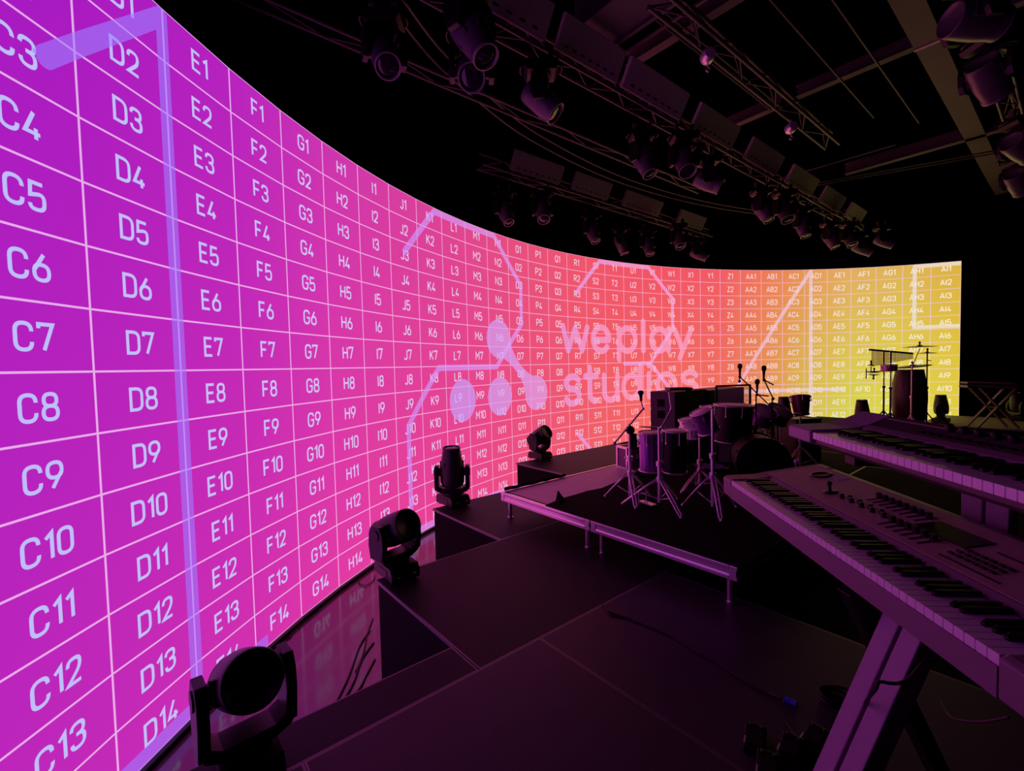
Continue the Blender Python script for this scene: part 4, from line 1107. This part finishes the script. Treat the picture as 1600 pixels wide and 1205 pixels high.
# ------------------------------------------------------------------ overhead rig
ZT = 5.5
def stw(s, t, z): return st(s, t, z)
def truss(label, s, w, t0, t1, z=ZT, h=.20, m=None, step=.34, tri=True, group=None):
    m = m or K['truss']
    root = thing('lighting_truss', label, 'truss', st(s, (t0 + t1) / 2, z))
    ss = [(s - w / 2, z), (s + w / 2, z)] + ([(s, z + h)] if tri else [])
    for a, zz in ss:
        q = M(); q.cyl(st(a, t0, zz), st(a, t1, zz), .021, n=10); q.build('chord', m, root, rel=False)
    n = int((t1 - t0) / step)
    pairs = [(0, 1)] + ([(0, 2), (1, 2)] if tri else [])
    for i, j in pairs:
        pts = [st(ss[(i, j)[k % 2]][0], t0 + (t1 - t0) * k / n, ss[(i, j)[k % 2]][1]) for k in range(n + 1)]
        q = M(); q.tube(pts, .009, 6); q.build('lacing', m, root, rel=False)
    return root
truss('long lighting truss crossing the ceiling from top centre to the yellow end', -1.63, .17, -2.2, 11.4)
truss('short bare truss high right of the long lighting truss', -.51, .18, .75, 5.2, step=.42)
truss('far lighting truss above the top edge of the red part of the screen', -4.10, .20, 1.4, 8.4, step=.5)
truss('slim dark pipe truss between the two rows of hanging lights', -2.58, .16, -2.6, 5.3, step=.6, tri=False)
truss('truss along the upper right edge carrying the big purple-lit moving heads', 1.22, .18, .2, 9.4, z=5.55)

# pale panels slung along the long truss and the far one
def grey_panel(label, s, t0, t1, z, w=.27, group=None, m=None):
    root = thing('truss_panel', label, 'panel', st(s, (t0 + t1) / 2, z), math.atan2(E2.y, E2.x), group)
    L = t1 - t0
    # upright panel clipped to the side of the truss, its face away from the screen's left half
    TL = tr((0, 0, .15)) @ rotx(math.radians(30)) @ tr((0, 0, -.15))
    o = M().box((0, 0, .15), (L, .05, .31), TL).build('plate', m or K['panelgrey'], root, bevel=.006)
    for k in range(7):
        q = M(); q.box((-L / 2 + L * (k + 1) / 8, -.027, .055), (L * .05, .006, .014), TL); q.build('slot', K['skirt'], root)
    for x in (-L * .35, L * .35):
        q = M(); q.cyl((x, .02, .20), (x, .15, .20), .012, n=8); q.build('hanger', K['blackmetal'], root)
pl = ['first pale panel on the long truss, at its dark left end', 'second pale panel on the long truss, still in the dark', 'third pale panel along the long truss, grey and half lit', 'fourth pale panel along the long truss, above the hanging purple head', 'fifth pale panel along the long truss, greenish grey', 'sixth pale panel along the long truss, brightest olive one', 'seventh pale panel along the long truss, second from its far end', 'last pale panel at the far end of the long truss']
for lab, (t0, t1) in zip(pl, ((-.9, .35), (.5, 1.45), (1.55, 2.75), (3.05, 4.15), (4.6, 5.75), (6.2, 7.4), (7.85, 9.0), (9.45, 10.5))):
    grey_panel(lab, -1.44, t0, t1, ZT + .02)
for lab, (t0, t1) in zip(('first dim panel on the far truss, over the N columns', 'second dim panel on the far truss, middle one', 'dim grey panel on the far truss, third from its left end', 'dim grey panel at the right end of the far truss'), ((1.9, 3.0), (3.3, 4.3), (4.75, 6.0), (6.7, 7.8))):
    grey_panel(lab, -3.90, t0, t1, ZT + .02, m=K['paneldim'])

# hanging moving heads
def hang(label, px, py, d, kind='wash', size=1.0, zp=5.0, group=None):
    p = on(px, py, zp)
    d = Vector(d).normalized()
    return moving_head(label, p + Vector((0, 0, .36 * size)), 0.0, face(d.x, -d.y), math.asin(max(-1, min(1, -d.z))), kind, True, size, group)
T_ = Vector((-.25, -.75, -.62))
hang('hanging head at far upper left whose glowing purple lens looks down at us', 601, 88, (.28, -.55, -.80), 'wash', .95)
hang('long purple-lit hanging barrel at top centre with a lens rim shown lit', 735, 48, (.40, -.30, -.86), 'beam', 1.1)
hang('dark hanging head with a round honeycomb face at top centre', 737, 114, (.05, -.75, -.66), 'wash', 1.05)
hang('hanging head right of the honeycomb one, magenta lit, tipped to the right', 846, 158, (.55, -.10, -.55), 'wash', 1.0)
hang('slim purple-lit hanging head at centre, above the far truss', 1004, 248, (.25, -.35, -.90), 'beam', .95)
hang('bulky dark hanging head right of the slim purple-lit one', 1069, 252, (.05, -.5, -.85), 'wash', 1.0)
hang('hanging head glowing magenta along its edge, below the olive panels', 1106, 284, (.70, -.25, -.45), 'wash', 1.0)
hang('slim hanging head with bright lens edge under the fifth panel', 1190, 326, (.30, -.35, -.88), 'beam', .95)
hang('round dark hanging head touching the slim one under the fifth panel', 1226, 330, (.05, -.45, -.88), 'wash', 1.0)
hang('slim hanging head with bright lens edge under the sixth panel', 1253, 351, (.10, -.30, -.95), 'beam', .95)
hang('slim hanging head with bright lens edge under the seventh panel', 1296, 371, (.25, -.35, -.9), 'beam', .95)
hang('round dark hanging head right of the slim one under the seventh panel', 1327, 372, (.05, -.45, -.88), 'wash', .95)
hang('hanging head tilted right near the far end of the long truss', 1344, 387, (.65, -.35, -.55), 'beam', 1.0)
hang('last hanging head at the far end of the long truss', 1378, 376, (.70, -.35, -.55), 'beam', .9)
fc = ('slim hanging head at the left end of the far truss', 'round dark hanging head, second from the left on the far truss', 'slim hanging head over column P on the far truss', 'long hanging head over column R on the far truss', 'slim hanging head over column S on the far truss', 'round dark hanging head over column U on the far truss', 'tilted hanging head at the right end of the far truss')
for lab, (px, py, d, kd) in zip(fc, ((788, 330, (.3, -.4, -.9), 'beam'), (848, 331, (.05, -.5, -.85), 'wash'), (924, 361, (.25, -.4, -.9), 'beam'), (970, 379, (.30, -.1, -.95), 'beam'), (1012, 382, (.1, -.4, -.9), 'beam'), (1060, 375, (.05, -.5, -.85), 'wash'), (1089, 396, (.7, -.3, -.5), 'beam'))):
    hang(lab, px, py, d, kd, .95)
hang('big purple-lit hanging head at the top right corner, lying level', 1521, 34, (.95, .0, -.10), 'wash', 1.05)
hang('second purple-lit hanging head down the right edge, tipped to the right', 1545, 122, (.62, .25, -.55), 'wash', 1.05)
hang('third purple-lit hanging head down the right edge, bright rimmed', 1594, 232, (.8, .2, -.35), 'wash', 1.05)
hang('fourth hanging head, lowest on the right edge', 1590, 285, (.7, .3, -.6), 'wash', 1.0)

# curved curtain rails following the screen
def rail(label, off):
    pts = [(-1.55, -1.75), (-1.96, -.93), (-2.39, -.2), (-2.88, 1.11), (-3.08, 2.07), (-3.21, 3.24), (-3.22, 4.3), (-3.10, 5.6), (-2.85, 6.9), (-2.45, 8.2)]
    P = [st(a - off, b, ZT + .13) for a, b in pts[1:]]; out = []
    for i in range(len(P) - 1):
        p0, p1, p2, p3 = P[max(i - 1, 0)], P[i], P[i + 1], P[min(i + 2, len(P) - 1)]
        for k in range(6):
            t = k / 6
            out.append(.5 * ((2 * p1) + (p2 - p0) * t + (2 * p0 - 5 * p1 + 4 * p2 - p3) * t * t + (3 * p1 - p0 - 3 * p2 + p3) * t ** 3))
    out.append(P[-1])
    tag(M().tube(out, .014, 8).build('curtain_rail', K['truss']), label, 'rail')
rail('inner of the two curved ceiling rails that follow the screen', 0)
rail('outer of the two curved ceiling rails, nearer the screen', .18)

# violet duct crossing near the top edge
def duct():
    root = thing('ventilation_duct', 'wide violet-grey duct with two pale flanges crossing the top of the picture', 'duct', st(-.04, 1.10, 5.84), ROT_ST)
    M().box((0, 0, .17), (3.0, .56, .30)).build('casing', K['duct'], root, bevel=.01)
    for y in (.21, .40):
        q = M(); q.bar((-1.5, y, 0), (1.5, y, 0), .035, .02); q.build('flange', K['steel'], root)
    q = M(); q.box((-1.62, .30, .09), (.20, .16, .16)); q.build('end_box', K['steel'], root, bevel=.004)
duct()
# roof steel
def beam(label, p, q, w, h, m=None, bracket=None):
    p, q = Vector(p), Vector(q)
    root = thing('roof_beam', label, 'beam', (p + q) / 2)
    b = M(); b.bar(p, q, w, .012); b.bar(p + UPV * h, q + UPV * h, w, .012); b.bar(p + UPV * h / 2, q + UPV * h / 2, .012, h); b.build('girder', m or K['steel'], root, rel=False)
    if bracket is not None:
        c = p.lerp(q, bracket); d = (q - p).normalized()
        e = M(); e.bar(c - d * .02 + UPV * -.012, c + d * .02 + UPV * -.012, w + .02, .012); e.build('pale_joint', K['panelgrey'], root, rel=False)['label'] = 'pale strap across the beam'
    return root
beam('broad roof beam slanting down the upper right, with one pale strap', st(.60, 1.5, 6.2), st(.62, 13.2, 6.2), .26, .3, bracket=.284)
beam('thin cross beam meeting the broad roof beam at upper right', st(-.9, 4.98, 6.30), st(2.6, 4.98, 6.30), .12, .15)
beam('short reddish cross beam left of the bare truss, near the duct', st(-1.95, 2.28, 6.25), st(-.25, 2.30, 6.25), .13, .15)
beam('short reddish cross beam behind the olive panels, under the bare truss end', st(-1.95, 4.94, 6.25), st(-1.10, 4.92, 6.25), .13, .15)
beam('long dark cross beam at right below the thin one', st(-1.3, 8.72, 6.2), st(2.6, 8.72, 6.2), .14, .2)
gp = 'conduits under the roof'
for k, (s0, t0, s1, t1, z) in enumerate(((-2.0, 7.98, 1.2, 9.25, 6.0), (-2.0, 8.14, 1.2, 9.41, 6.0), (-2.1, 7.25, -.2, 7.31, 6.0), (-1.0, 1.6, -1.0, 4.6, 6.1), (-1.12, 1.6, -1.12, 4.6, 6.1), (-.25, 1.6, -.25, 6.2, 6.12), (.15, 1.6, .15, 7.0, 6.12))):
    q = M(); q.cyl(st(s0, t0, z), st(s1, t1, z), .014, n=8)
    tag(q.build('conduit_pipe', K['truss']), 'thin conduit pipe among the dark roof steel at upper right', 'pipe', gp)
# small hoist bodies glinting under the bare truss
for lab, (px, py) in (('small glinting chain hoist by the bare truss, near its left end', (1106, 88)), ('small glinting chain hoist by the bare truss, near its far end', (1236, 200))):
    c = on(px, py, 5.38)
    root = thing('chain_hoist', lab, 'hoist', c)
    M().lathe([(.05, -.06), (.065, -.04), (.065, .04), (.05, .06)], rotx(PI / 2), 18).build('drum', K['chrome'], root)
    q = M(); q.cyl((0, 0, .05), (0, 0, .10), .008, n=6); q.build('chain', K['chrome'], root)
    q = M(); q.tube([(0, 0, -.06), (.0, 0, -.10), (.025, 0, -.125), (.0, 0, -.15), (-.02, 0, -.13)], .008, 6); q.build('hook', K['chrome'], root)
